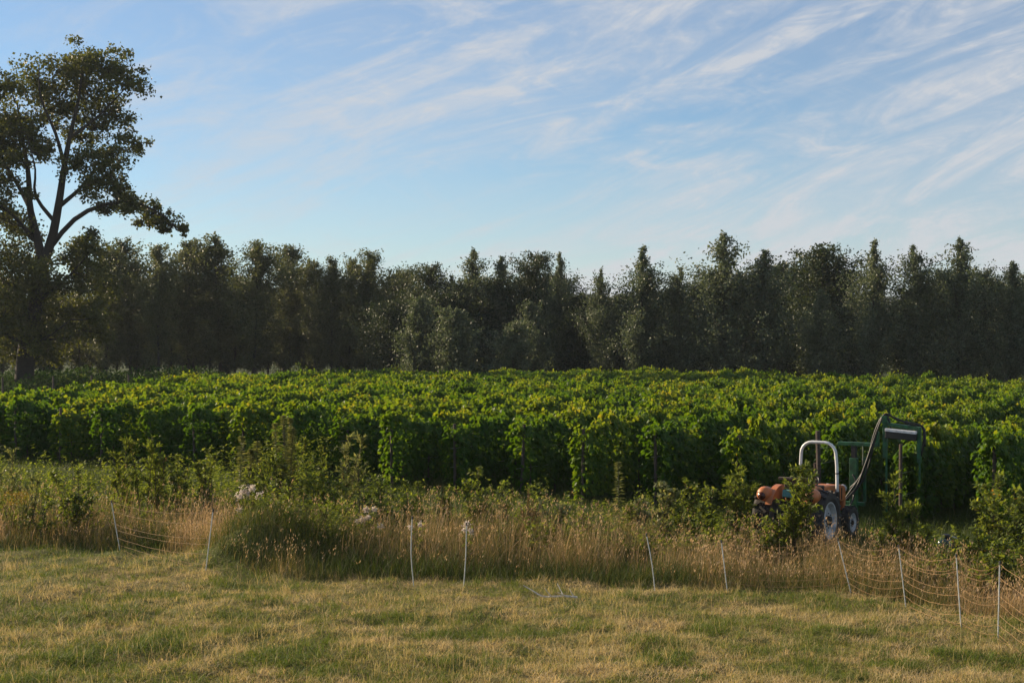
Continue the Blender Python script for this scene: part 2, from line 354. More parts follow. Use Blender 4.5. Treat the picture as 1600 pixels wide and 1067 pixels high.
stalk = rng.random(len(x)) < (.25 * straw + .03) * (dd < 4.2)
H = np.where(stalk, H * rng.uniform(1.1, 1.45, len(x)), H)
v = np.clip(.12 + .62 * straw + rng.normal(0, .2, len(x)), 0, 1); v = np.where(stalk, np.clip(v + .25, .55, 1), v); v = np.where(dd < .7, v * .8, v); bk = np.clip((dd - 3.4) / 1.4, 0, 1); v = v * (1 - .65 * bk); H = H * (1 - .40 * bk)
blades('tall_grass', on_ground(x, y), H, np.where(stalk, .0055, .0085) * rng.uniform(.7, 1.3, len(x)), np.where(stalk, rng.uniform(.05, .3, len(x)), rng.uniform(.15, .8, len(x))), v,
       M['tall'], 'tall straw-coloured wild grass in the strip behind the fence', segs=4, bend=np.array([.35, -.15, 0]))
# seed plumes on the stalks
ks = np.where(stalk & (rng.random(len(x)) < .5))[0]; P0 = on_ground(x[ks], y[ks]); P0[:, 2] += H[ks] * .86
P1 = np.repeat(P0, 4, 0); n4 = len(P1); P1 = P1 + np.stack([rng.normal(0, .02, n4), rng.normal(0, .02, n4), rng.uniform(-.02, .10, n4)], 1)
me = leaf_mesh('seed_heads', P1, rdir(n4) * .5 + np.array([.2, 0, 1.0]), rdir(n4), .05, .012, T_DIAMOND, np.clip(rng.normal(.8, .12, n4), 0, 1))
tag(link('grass_seed_heads', me, None, M['tall']), 'feathery straw seed heads on the tall grass stalks', 'grass', kind='stuff')
# green alley floor under and before the vines
x = rng.uniform(-21, 15, 110000); y = rng.uniform(26, 50, 110000); k = (y > fence_y(x) + 3.2) & (np.abs(x) < .36 * y + 1.5); x, y = x[k], y[k]
blades('alley_grass', on_ground(x, y), rng.uniform(.12, .42, len(x)), rng.uniform(.009, .016, len(x)), rng.uniform(.3, 1, len(x)), np.clip(rng.normal(.1, .12, len(x)), 0, 1), M['tall'],
       'green grass on the vineyard floor between the vine rows', segs=2)

# ------------------------------------------------------------------ vineyard
TH = math.radians(33); U = np.array([math.sin(TH), math.cos(TH), 0]); NV = np.array([-math.cos(TH), math.sin(TH), 0]); P0 = np.array([10.3, 30.4, 0])
SEG = 1.25
def vine_mesh(i, dense=1.0):
    r = np.random.default_rng(100 + i); n = int(1000 * dense)
    xx = r.uniform(-.08, SEG + .08, n); zt = 1.97 + .12 * np.sin(xx * 4 + i) + .05 * r.normal()
    s = r.choice([-1, 1], n); h = r.random(n) ** .8
    z = .22 + (zt - .22) * h
    prof = (.17 + .15 * np.sin(np.clip(h, 0, 1) * 2.6) + .06 * np.sin(xx * 7 + i * 2 + z * 3)) * (1 - .55 * np.clip((h - .86) / .14, 0, 1))
    y = s * prof * r.uniform(.55, 1.15, n)
    topk = r.random(n) < .26                                   # crown of shoots spilling over
    z = np.where(topk, zt + r.normal(.0, .10, n), z); y = np.where(topk, r.normal(0, .22, n), y); z = np.where(topk, z - .9 * np.abs(y) ** 1.5, z)
    P = np.stack([xx, y, z], 1)
    # a few upright and trailing shoots
    for q in range(9):
        b = np.array([r.uniform(0, SEG), r.normal(0, .15), zt.mean()]); d = unit(np.array([r.normal(0, .6), r.normal(0, .7), r.uniform(.2, 1.0)]))
        k = r.integers(7, 14); tt = np.linspace(0, r.uniform(.25, .6), k)[:, None]
        P = np.vstack([P, b + d * tt + np.array([0, 0, -.5]) * tt ** 2 + r.normal(0, .02, (k, 3))])
    n = len(P)
    out = np.stack([r.normal(0, .5, n), np.sign(P[:, 1]) * r.uniform(.2, 1.1, n), r.normal(.55, .35, n)], 1)   # blade normal
    D = np.stack([r.normal(0, .6, n), np.sign(P[:, 1]) * r.uniform(0, .6, n), -r.uniform(.1, 1.0, n)], 1)      # hanging tip
    sz = r.uniform(.075, .145, n)
    var = np.clip(r.normal(.44, .11, n) + .22 * np.clip((P[:, 2] - 1.70) / .4, 0, 1), 0, .95); var = np.where(r.random(n) < .005, 1, var)  # leaf colour paler towards the crest: sunlit tops painted into the tone
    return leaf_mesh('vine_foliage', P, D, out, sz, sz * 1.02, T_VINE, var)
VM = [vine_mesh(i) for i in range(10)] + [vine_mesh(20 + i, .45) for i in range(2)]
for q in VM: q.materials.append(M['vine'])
def trunk_mesh():
    mb = MB(); mb.tube([[.6, 0, -.03], [.62, .02, .3], [.59, -.02, .6], [.63, .01, .95]], [.035, .028, .026, .02], 6)
    me = bpy.data.meshes.new('vine_trunk'); me.from_pydata(np.concatenate(mb.v).tolist(), [], mb.f); me.materials.append(M['bark']); return me
TRM = trunk_mesh()
def post_mesh(h, r):
    mb = MB(); mb.tube([[0, 0, -.05], [0, 0, h * .5], [.01, 0, h]], [r, r * .97, r * .93], 8)
    me = bpy.data.meshes.new('post'); me.from_pydata(np.concatenate(mb.v).tolist(), [], mb.f); me.materials.append(M['post_wood']); return me
PM_END, PM_MID = post_mesh(1.90, .042), post_mesh(1.95, .035)
poly = [(-26, 36), (-20.5, 58), (-18.3, 88), (-8, 97), (5, 102), (14, 97), (19, 87), (28, 75), (44, 60), (44, 20), (10, 20)]
def inside(px, py):
    c = False; j = len(poly) - 1
    for i in range(len(poly)):
        xi, yi = poly[i]; xj, yj = poly[j]
        if (yi > py) != (yj > py) and px < (xj - xi) * (py - yi) / (yj - yi) + xi: c = not c
        j = i
    return c
row_labels = {
 -1: 'vine row at the right edge of the photo beyond the leafy bush',
 0: 'nearest vine row on the right, its leafy end beside the dark alley',
 1: 'vine row under the green implement frame, thin post at its end',
 2: 'vine row starting at the thick brown post behind the white roll bar',
 3: 'vine row whose tall leafy end stands left of the tractor',
 4: 'second vine row to the left of the tractor, dark post at its end',
 5: 'vine row ending behind the tall single spiky weed',
 6: 'vine row with a thin grey post in its end, just right of the middle',
 7: 'vine row with a sharp dark-sided end, just left of the middle',
 8: 'vine row ending behind the leafy bushes left of the middle',
 9: 'vine row ending behind the tall feathery weeds',
 10: 'vine row with bare trellis wires and a dark gap at its end',
 11: 'vine row ending at the post beside the dark gap, on its left',
 12: 'vine row ending behind the pale willow shoots on the left',
 13: 'vine row with a dark post and low bare wire, left part of the vineyard',
 14: 'vine row ending near the left edge, between two dark posts',
 15: 'vine row whose end meets the left edge of the photo'}
nseg = 0
for i in range(-1, 32):
    tpos = i * 2.02 + 0.0
    E = P0 + NV * tpos + U * rng.uniform(-.25, .35)
    if i == 2: E = P0 + NV * tpos + U * .35
    dist = np.arange(0, 130, SEG); pts = [E + U * d for d in dist]
    ok = [j for j, q in enumerate(pts) if inside(q[0], q[1]) and abs(q[0] + .4) < .36 * q[1] + 3.5]
    if not ok: continue
    A = pts[ok[0]]; root = empty('vine_row', (A[0], A[1], float(ground_z(A[0], A[1]))), math.pi / 2 - TH)
    if i in row_labels: tag(root, row_labels[i], 'vine row', 'vine rows of the vineyard')
    else: tag(root, 'far vine row showing only its leafy crest towards the trees', 'vine row', 'vine rows of the vineyard')
    for j in ok:
        dloc = (j - ok[0]) * SEG
        gap = (i == 10 and 1 <= j - ok[0] <= 2) or (i == 2 and j == ok[0]) or (i == 13 and j - ok[0] == 1)
        vm = VM[10 + j % 2] if gap else VM[rng.integers(0, 10)]
        o = link('vine', vm, root); fl = rng.random() < .5
        o.location = (dloc + (SEG if fl else 0) + (.5 if i in (1, 2) and j == ok[0] else 0), 0, rng.normal(0, .035)); o.rotation_euler = (0, 0, math.pi if fl else 0)
        o.scale = (1, rng.uniform(.74, 1.08), (.93 + .22 * (float(vnoise(pts[j][0], pts[j][1], .33, 2)) - .4)) * rng.uniform(.94, 1.06)); nseg += 1
        if pts[j][1] < 50 and j - ok[0] < 5: tr = link('trunk', TRM, o)
    Lr = (ok[-1] - ok[0] + 1) * SEG
    for q, dq in enumerate(np.arange(0, Lr, 6.25)):
        if q > 0 and pts[ok[0]][1] > 60: break
        o = link('post', PM_END if q == 0 else PM_MID, root); o.location = (dq + (.0 if i in (1, 2) else .14), 0.0, 0); o.rotation_euler = (0, math.radians(rng.uniform(-3, 1)) if q == 0 else 0, rng.uniform(0, 3))
        if i == 2 and q == 0: o.scale = (1.35, 1.35, 1.06)
    if A[1] < 52:
        for hz in (.75, 1.25, 1.6):
            mb = MB(); mb.tube([[-.1, 0, hz], [min(Lr, 14) * .5, 0, hz - .01], [min(Lr, 14), 0, hz]], .0045, 4); mb.build('wire', M['wire'], root)
print('vine segments', nseg)

# ------------------------------------------------------------------ trees
def curve(pts, k):
    pts = np.asarray(pts, float); s = np.linspace(0, len(pts) - 1, k); i = np.minimum(s.astype(int), len(pts) - 2); f = (s - i)[:, None]
    p0 = pts[np.maximum(i - 1, 0)]; p1 = pts[i]; p2 = pts[i + 1]; p3 = pts[np.minimum(i + 2, len(pts) - 1)]
    return .5 * (2 * p1 + (p2 - p0) * f + (2 * p0 - 5 * p1 + 4 * p2 - p3) * f ** 2 + (3 * p1 - p0 - 3 * p2 + p3) * f ** 3)
def line_tree(seed, Ht, hw, kind, nl):
    """trunk with ascending branches; profile by kind. returns trunk MB and leaf mesh"""
    r = np.random.default_rng(seed); mb = MB()
    lean = r.normal(0, .25, 2); tp = curve([[0, 0, -.2], [lean[0] * .3, lean[1] * .3, Ht * .35], [lean[0] * .8 + r.normal(0, .1), lean[1], Ht * .7], [lean[0], lean[1], Ht * .97]], 9)
    mb.tube(tp, np.linspace(.16 if kind != 'round' else .25, .02, 9), 6)
    z0 = {'poplar': .10, 'cone': .04, 'round': .06, 'bush': .02}[kind]
    P = []; V = []
    hw = hw * {'poplar': 1.15, 'cone': 1.3, 'round': 1.15, 'bush': 1.1}[kind]
    nb = {'poplar': 60, 'cone': 84, 'round': 80, 'bush': 60}[kind]
    per = nl // nb
    for b in range(nb):
        h = z0 + (1 - z0) * ((b + r.random()) / nb) ** (1.0)
        if kind == 'poplar' and h < .5 and r.random() < .2: continue
        u = (h - z0) / (1 - z0)
        if kind == 'poplar': wr = hw * (.62 + .55 * np.sin(np.clip(u, 0, 1) * 2.9) ** .8) * (1.08 - .85 * u ** 3.5)
        elif kind == 'cone': wr = hw * min(1.0, max(.10, (1.02 - u) / .55) ** 1.0) * (.88 + .2 * math.sin(u * 15 + seed))
        elif kind == 'bush': wr = hw * math.sqrt(max(.05, 1 - (u * .98) ** 2))
        else: wr = hw * (.45 + .65 * np.sin(np.clip(u * .9 + .12, 0, 1) * 3.0) ** .7)
        per = int(nl / nb * (.06 + 1.15 * wr / hw)); wr *= r.uniform(.55, 1.2); az = r.uniform(0, 2 * math.pi)
        base = np.array([np.interp(h * Ht, tp[:, 2], tp[:, 0]), np.interp(h * Ht, tp[:, 2], tp[:, 1]), h * Ht * .97])
        asc = {'poplar': 1.1, 'cone': 1.25, 'round': .55, 'bush': .8}[kind] * r.uniform(.6, 1.3)
        tip = base + np.array([math.cos(az) * wr, math.sin(az) * wr, min(wr * asc, (Ht - base[2]) * .75)])
        if b % 3 == 0: mb.tube(np.stack([base, (base + tip) / 2 - [0, 0, .06 * wr], tip]), [.04, .025, .008], 3, False)
        tt = r.random(per) ** .75; sp = (.10 + .30 * tt * (1 - .35 * tt)) * (.30 + .45 * wr / 1.2)
        # several puffs per branch give light and dark clumps
        c = base + (tip - base) * tt[:, None]; puff = r.normal(0, 1, (5, 3)) * .32 * (.12 + wr / 1.6); pk = r.integers(0, 5, per)
        pts = c + puff[pk] * (.3 + tt)[:, None] + np.clip(r.normal(0, 1, (per, 3)), -1.7, 1.7) * sp[:, None] * .75
        P.append(pts); V.append(np.clip(r.normal(.45, .2, per) + .12 * (pk == 0) - .15 * (pk == 1), 0, 1))
    P = np.vstack(P); V = np.concatenate(V); k = (P[:, 2] > .05) & (P[:, 2] < Ht + .3); P, V = P[k], V[k]; n = len(P)
    sz = r.uniform(.13, .27, n)
    D = np.stack([r.normal(0, .6, n), r.normal(0, .6, n), r.normal(.1, .7, n)], 1)
    return mb, leaf_mesh('crown', P, D, rdir(n, r), sz, sz * .62, T_QUAD, V)
REF = {'cone': (13.0, 2.0), 'round': (11.0, 2.2), 'poplar': (13.0, 1.7), 'bush': (7.0, 1.7)}
LIB = {}
def variants(kind, count, nl):
    LIB[kind] = []
    for q in range(count):
        Ht, hw = REF[kind]; mb, lm = line_tree(300 + 17 * q + len(kind), Ht, hw, kind, nl); tb = bpy.data.meshes.new('trunk'); tb.from_pydata(np.concatenate(mb.v).tolist(), [], mb.f); tb.materials.append(M['bark_dark'])
        LIB[kind].append((tb, lm))
variants('cone', 6, 21000); variants('round', 3, 19000); variants('poplar', 4, 17000); variants('bush', 2, 12000)
MATVAR = {}
def crown_of(kind, q, mat):
    """the variant's crown mesh in that leaf material"""
    k_ = (kind, q, mat)
    if k_ not in MATVAR:
        lm = LIB[kind][q][1]
        if len(lm.materials): lm = lm.copy(); lm.materials.clear()
        lm.materials.append(M[mat]); MATVAR[k_] = lm
    return MATVAR[k_]
tcount = [0]
def add_tree(name, mat, x, ytop, hwpx, d, kind, label, cat='tree', group=None):
    X = (x - CX) * d / F_PX; Ht = CAM_H - (ytop - CY) * d / F_PX; hw = hwpx * d / F_PX; tcount[0] += 1
    root = empty(name, (X, d, 0)); tag(root, label, cat, group); q = tcount[0] % len(LIB[kind]); rh, rw = REF[kind]
    a = link('trunk', LIB[kind][q][0], root); c = link('crown', crown_of(kind, q, mat), root); rz = rng.uniform(0, 6.28); sw = min(hw / rw, 1.15 * Ht / rh)
    for o_ in (a, c): o_.scale = (sw, sw, Ht / rh); o_.rotation_euler = (0, 0, rz)
    return root
ordn = ['first', 'second', 'third', 'fourth', 'fifth', 'sixth', 'seventh', 'eighth', 'ninth', 'tenth', 'eleventh', 'twelfth', 'thirteenth', 'fourteenth', 'fifteenth', 'sixteenth']
G1 = [(165, 392, 26), (205, 374, 34), (248, 384, 22), (293, 374, 27), (345, 368, 28), (398, 379, 28), (452, 385, 26), (492, 406, 17), (518, 402, 17), (545, 404, 16), (577, 394, 26), (612, 428, 20), (636, 424, 18)]
for q, (x, yt, hw) in enumerate(G1):
    add_tree('poplar_tree', 'poplar', x, yt, hw * 1.25, 138 + 3 * math.sin(q * 2.3), 'poplar', ordn[q] + ' slender pale-topped tree from the left in the airy row beyond the vines', group='slender trees of the airy left row')
G2 = [(672, 416, 30, 'round', 'darktree', 128, 'dark round-headed tree where the airy row meets the dense trees'),
      (708, 426, 24, 'cone', 'darktree', 127, 'dark tree filling the dip before the first tall peak left of the middle'),
      (740, 386, 32, 'cone', 'willow', 125, 'tall broad tree with a ragged peak left of the middle'),
      (785, 398, 30, 'cone', 'willow', 124, 'tree with a blunt top just right of the tall ragged peak'),
      (832, 398, 30, 'round', 'darktree', 124, 'dark full tree with rounded top in the middle of the tree line'),
      (874, 391, 20, 'cone', 'willow', 121, 'narrow pointed tree at the left edge of the low gap in the tree line'),
      (715, 484, 34, 'bush', 'willow', 112, 'low pale grey-green willow in front of the dense trees, left of the middle'),
      (655, 466, 30, 'bush', 'willow', 115, 'low rounded grey willow at the right end of the airy row'),
      (800, 505, 32, 'bush', 'willow', 111, 'low willow bush in front of the blunt-topped tree'),
      (830, 474, 26, 'bush', 'willow', 114, 'mid-height willow in front of the dark full tree'),
      (938, 418, 24, 'cone', 'willow', 116, 'slim spire-like tree standing alone in the low gap'),
      (905, 462, 34, 'round', 'darktree', 120, 'low dark tree left of the slim spire in the gap'),
      (1000, 381, 38, 'cone', 'willow', 114, 'airy pointed tree just right of the low gap'),
      (1062, 413, 30, 'cone', 'willow', 114, 'shorter pointed tree between the airy one and the tallest spire'),
      (1130, 360, 44, 'cone', 'willow', 111, 'tallest spire-shaped tree of the tree line'),
      (1198, 388, 44, 'cone', 'willow', 110, 'broad pointed tree right of the tallest spire'),
      (1285, 390, 52, 'round', 'darktree', 116, 'big dark round-topped tree above the roll bar'),
      (1282, 450, 38, 'cone', 'willow', 107, 'greyer tree standing before the big dark round-topped one'),
      (1362, 371, 34, 'cone', 'willow', 107, 'spire-topped tree right of the big dark round one, hill behind it'),
      (1432, 378, 38, 'cone', 'willow', 106, 'spire-topped tree above the green implement'),
      (1498, 369, 38, 'cone', 'willow', 105, 'spire-topped tree, third of the three tall ones on the right'),
      (1468, 425, 30, 'round', 'darktree', 114, 'dark tree between the second and third right-hand spires'),
      (1545, 424, 28, 'round', 'darktree', 113, 'dark lower tree right of the third right-hand spire'),
      (1580, 405, 34, 'cone', 'willow', 104, 'pointed tree by the right edge of the photo'),
      (1628, 400, 36, 'cone', 'willow', 104, 'tree cut by the right edge of the photo')]
for q, (x, yt, hw, kd, mt, d, lb) in enumerate(G2):
    add_tree({'willow': 'willow_tree', 'darktree': 'dark_tree'}[mt], mt, x, yt, hw, d, kd, lb, group='trees of the dense right-hand tree line')
bgx = np.concatenate([np.arange(600, 1700, 44)])
for q, x in enumerate(bgx):
    yt = np.interp(x, [600, 700, 800, 880, 920, 970, 1050, 1200, 1300, 1345, 1400, 1480, 1600, 1700], [470, 452, 430, 440, 468, 462, 450, 425, 420, 465, 472, 448, 440, 440]) + rng.normal(0, 5)
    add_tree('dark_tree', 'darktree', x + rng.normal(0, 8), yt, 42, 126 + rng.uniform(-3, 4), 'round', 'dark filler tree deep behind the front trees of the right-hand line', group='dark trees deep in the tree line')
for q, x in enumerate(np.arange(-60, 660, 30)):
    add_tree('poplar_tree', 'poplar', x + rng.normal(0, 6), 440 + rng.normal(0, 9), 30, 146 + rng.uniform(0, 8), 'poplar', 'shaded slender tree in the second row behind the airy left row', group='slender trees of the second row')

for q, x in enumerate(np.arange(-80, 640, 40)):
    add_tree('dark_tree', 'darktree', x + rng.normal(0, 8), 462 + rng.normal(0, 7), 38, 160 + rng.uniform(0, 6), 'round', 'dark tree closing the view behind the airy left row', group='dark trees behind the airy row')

# big tree on the left
BD = 110.0; k110 = BD / F_PX
r = np.random.default_rng(77); BX, BY = (38 - CX) * k110, BD
def bp(x, y, dy=0.0): return np.array([(x - CX) * k110 - BX, dy, CAM_H - (y - CY) * k110])
big = empty('large_tree', (BX, BY, 0)); tag(big, 'large solitary tree with dark trunk and long side branch at the left edge', 'tree')
limbs = [([(36, 620, 0), (42, 540, 0), (56, 480, 0), (68, 412, 0)], .95, .55),
         ([(68, 416, 0), (56, 372, .3), (42, 320, .6), (38, 275, 1), (28, 220, 1.2), (20, 160, 1)], .48, .08),
         ([(68, 412, 0), (84, 370, -.3), (96, 318, -.6), (106, 260, -.8), (114, 210, -.6), (124, 150, 0), (130, 90, 0)], .50, .06),
         ([(84, 382, -.2), (118, 348, -.9), (160, 326, -1.4), (210, 318, -1.2), (250, 332, -1), (276, 352, -1)], .24, .03),
         ([(98, 322, -.5), (124, 296, 0), (150, 262, .5), (185, 232, 1)], .20, .04),
         ([(90, 350, -.3), (66, 310, -1.5), (70, 270, -2.2), (60, 220, -2.5)], .18, .03),
         ([(106, 262, -.8), (100, 215, -2), (80, 160, -2.5), (75, 110, -2)], .18, .03),
         ([(112, 218, -.6), (150, 180, .6), (195, 130, 1)], .16, .03),
         ([(42, 322, .6), (14, 285, 2), (-15, 240, 2.5), (-35, 180, 2)], .22, .03),
         ([(52, 375, .3), (20, 330, -1.5), (-25, 310, -2.5)], .2, .03),
         ([(58, 470, 0), (110, 440, -1.5), (150, 400, -2)], .2, .03), ([(50, 500, 0), (10, 470, 1.5), (-40, 430, 2)], .25, .03),
         ([(44, 540, 0), (5, 515, -2), (-40, 500, -3)], .2, .03), ([(46, 540, 0), (90, 525, -2), (130, 500, -3)], .16, .03)]
mb = MB()
for pts, r0, r1 in limbs[:3]: mb.tube(curve([bp(*q) for q in pts], 12), np.linspace(r0, r1, 12) * .82, 9, False)
mb.build('trunk', M['bark_dark'], big, smooth=True)
for pts, r0, r1 in limbs[3:]:
    q = MB(); q.tube(curve([bp(*q_) for q_ in pts], 10), np.linspace(r0, r1, 10), 6, False); q.build('limb', M['bark_dark'], big, smooth=True)
blobs = [(130, 88, 34), (95, 102, 34), (168, 108, 32), (205, 126, 26), (60, 125, 34), (28, 142, 28), (125, 138, 38), (160, 165, 26), (75, 162, 38), (18, 190, 38), (45, 212, 34), (-5, 230, 40), (95, 190, 26), (138, 195, 18),
         (197, 218, 20), (165, 240, 28), (138, 258, 26), (180, 266, 26), (150, 288, 24), (188, 292, 20), (190, 312, 20), (215, 320, 20), (237, 332, 18), (257, 342, 16), (278, 358, 11), (165, 322, 18), (225, 345, 12), (252, 358, 11),
         (12, 290, 30), (2, 340, 34), (38, 252, 16), (62, 305, 10), (80, 235, 14), (25, 392, 32), (-20, 300, 36), (-30, 200, 40), (-20, 400, 44), (120, 384, 28), (150, 378, 20), (142, 420, 30), (100, 432, 30), (50, 440, 34), (10, 440, 40),
         (60, 485, 44), (110, 480, 38), (150, 450, 22), (20, 500, 44), (-20, 500, 46), (80, 525, 36), (130, 515, 30), (-60, 250, 45), (-70, 350, 50), (-80, 450, 50), (-55, 150, 38), (160, 490, 22), (100, 400, 22), (10, 545, 34), (60, 550, 26)]
P = []; V = []
limb_pts = np.vstack([curve([bp(*q) for q in pts], 24)[6:] for pts, _, _ in limbs])
for bx_, by_, br in blobs:
    R = 1.22 * br * k110; c = bp(bx_, by_, r.normal(0, 1.5 if bx_ > 150 else 2.2)); sub = max(4, int(br / 2.0)); cs = c + unit(r.normal(size=(sub, 3))) * (R * r.uniform(.25, 1.12, (sub, 1))) * np.array([1, 1.3, .85])
    anchor = limb_pts[np.argmin(((limb_pts - c) ** 2).sum(1) + 3 * np.maximum(limb_pts[:, 2] - c[2] + .5, 0))]; tw = MB(); tw.tube(curve([anchor, anchor * .5 + c * .5 + [0, 0, -.25], c], 6), np.linspace(.085, .04, 6), 5, False)
    for s_ in cs[::2]: tw.tube(np.stack([c + (anchor - c) * r.uniform(0, .3), (c + s_) / 2 + r.normal(0, .1, 3), s_]), [.045, .03, .012], 3, False)
    tw.build('branch', M['bark_dark'], big)
    for s_ in cs:
        n = int(98 * (br / 30) ** .6); rad = R * r.uniform(.25, .62)
        P.append(s_ + unit(r.normal(size=(n, 3))) * (rad * r.random((n, 1)) ** .5) * np.array([1.1, 1.1, .75])); V.append(np.clip(r.normal(.45, .12) + r.normal(0, .15, n), 0, 1))
P = np.vstack(P); V = np.concatenate(V); n = len(P); P = P + r.normal(0, 1, (n, 3)) * (.08 + .12 * (r.random((n, 1)) < .2)); sz = r.uniform(.14, .30, n)
me = leaf_mesh('crown', P, np.stack([r.normal(0, .7, n), r.normal(0, .7, n), r.normal(-.3, .6, n)], 1), rdir(n, r), sz, sz * .8, T_DIAMOND, V)
link('crown', me, big, M['oak']); print('big tree leaves', n)

# undergrowth below the trees
n = 36000; x = rng.uniform(-44, 2, n); y = np.maximum(100, 104 + .25 * x * (x > -10)) + rng.uniform(0, 22, n); lump = vnoise(x, y, .35, 2)
hh = np.clip(.8 + 2.6 * (lump - .35), .3, 2.6) * np.clip((2 - x) / 14, .5, 1); z = hh * rng.random(n) ** .6
k = np.abs(x) < .36 * y + 5; x, y, z = x[k], y[k], z[k]; n = len(x); sz = rng.uniform(.15, .34, n)
me = leaf_mesh('undergrowth', np.stack([x, y, z], 1), rdir(n) + np.array([0, 0, .8]), rdir(n), sz, sz * .6, T_QUAD, np.clip(rng.normal(.35, .2, n) + .5 * (vnoise(x, y, .2, 1) > .72), 0, 1))
tag(link('undergrowth', me, None, M['under']), 'shaded green undergrowth below the trees on the left', 'undergrowth', kind='stuff')
for q, x in enumerate((4, 66, 112, 158, 214)):
    d = 84; mb = MB(); mb.tube([[0, 0, -.1], [.02, 0, 1], [0, 0, 2.0]], [.07, .065, .06], 7); o = mb.build('wooden_stake', M['post_wood']); o.location = ((x - CX) * d / F_PX, d + q * 2, 0)
    tag(o, ordn[q] + ' dark wooden stake from the left before the shaded undergrowth', 'stake', 'stakes before the undergrowth')

# distant hill
hx = np.linspace(-700, 900, 240); hyy = np.linspace(560, 900, 40); HX, HY = np.meshgrid(hx, hyy)
HZ = (21 + 5 * np.sin(HX / 190 + 1) + 4 * np.sin(HX / 75)) * np.sin(np.clip((HY - 560) / 200, 0, 1) * math.pi / 2) + (vnoise(HX, HY, .07, 3) - .5) * 6 * (HY > 562) - 1
HZ = np.maximum(HZ - 8 * np.clip(-HX / 400, 0, 1), -.3)
ii = np.arange(39)[:, None] * 240 + np.arange(239)[None]; me = np_mesh('hill', np.stack([HX, HY, HZ], -1).reshape(-1, 3), np.stack([ii, ii + 1, ii + 241, ii + 240], -1).reshape(-1, 4))
tag(link('wooded_hill', me, None, solid_mat('far_forest', (.045, .065, .035), .95, nscale=.09, noise=.5, bump=1)), 'distant wooded hill', kind='structure')

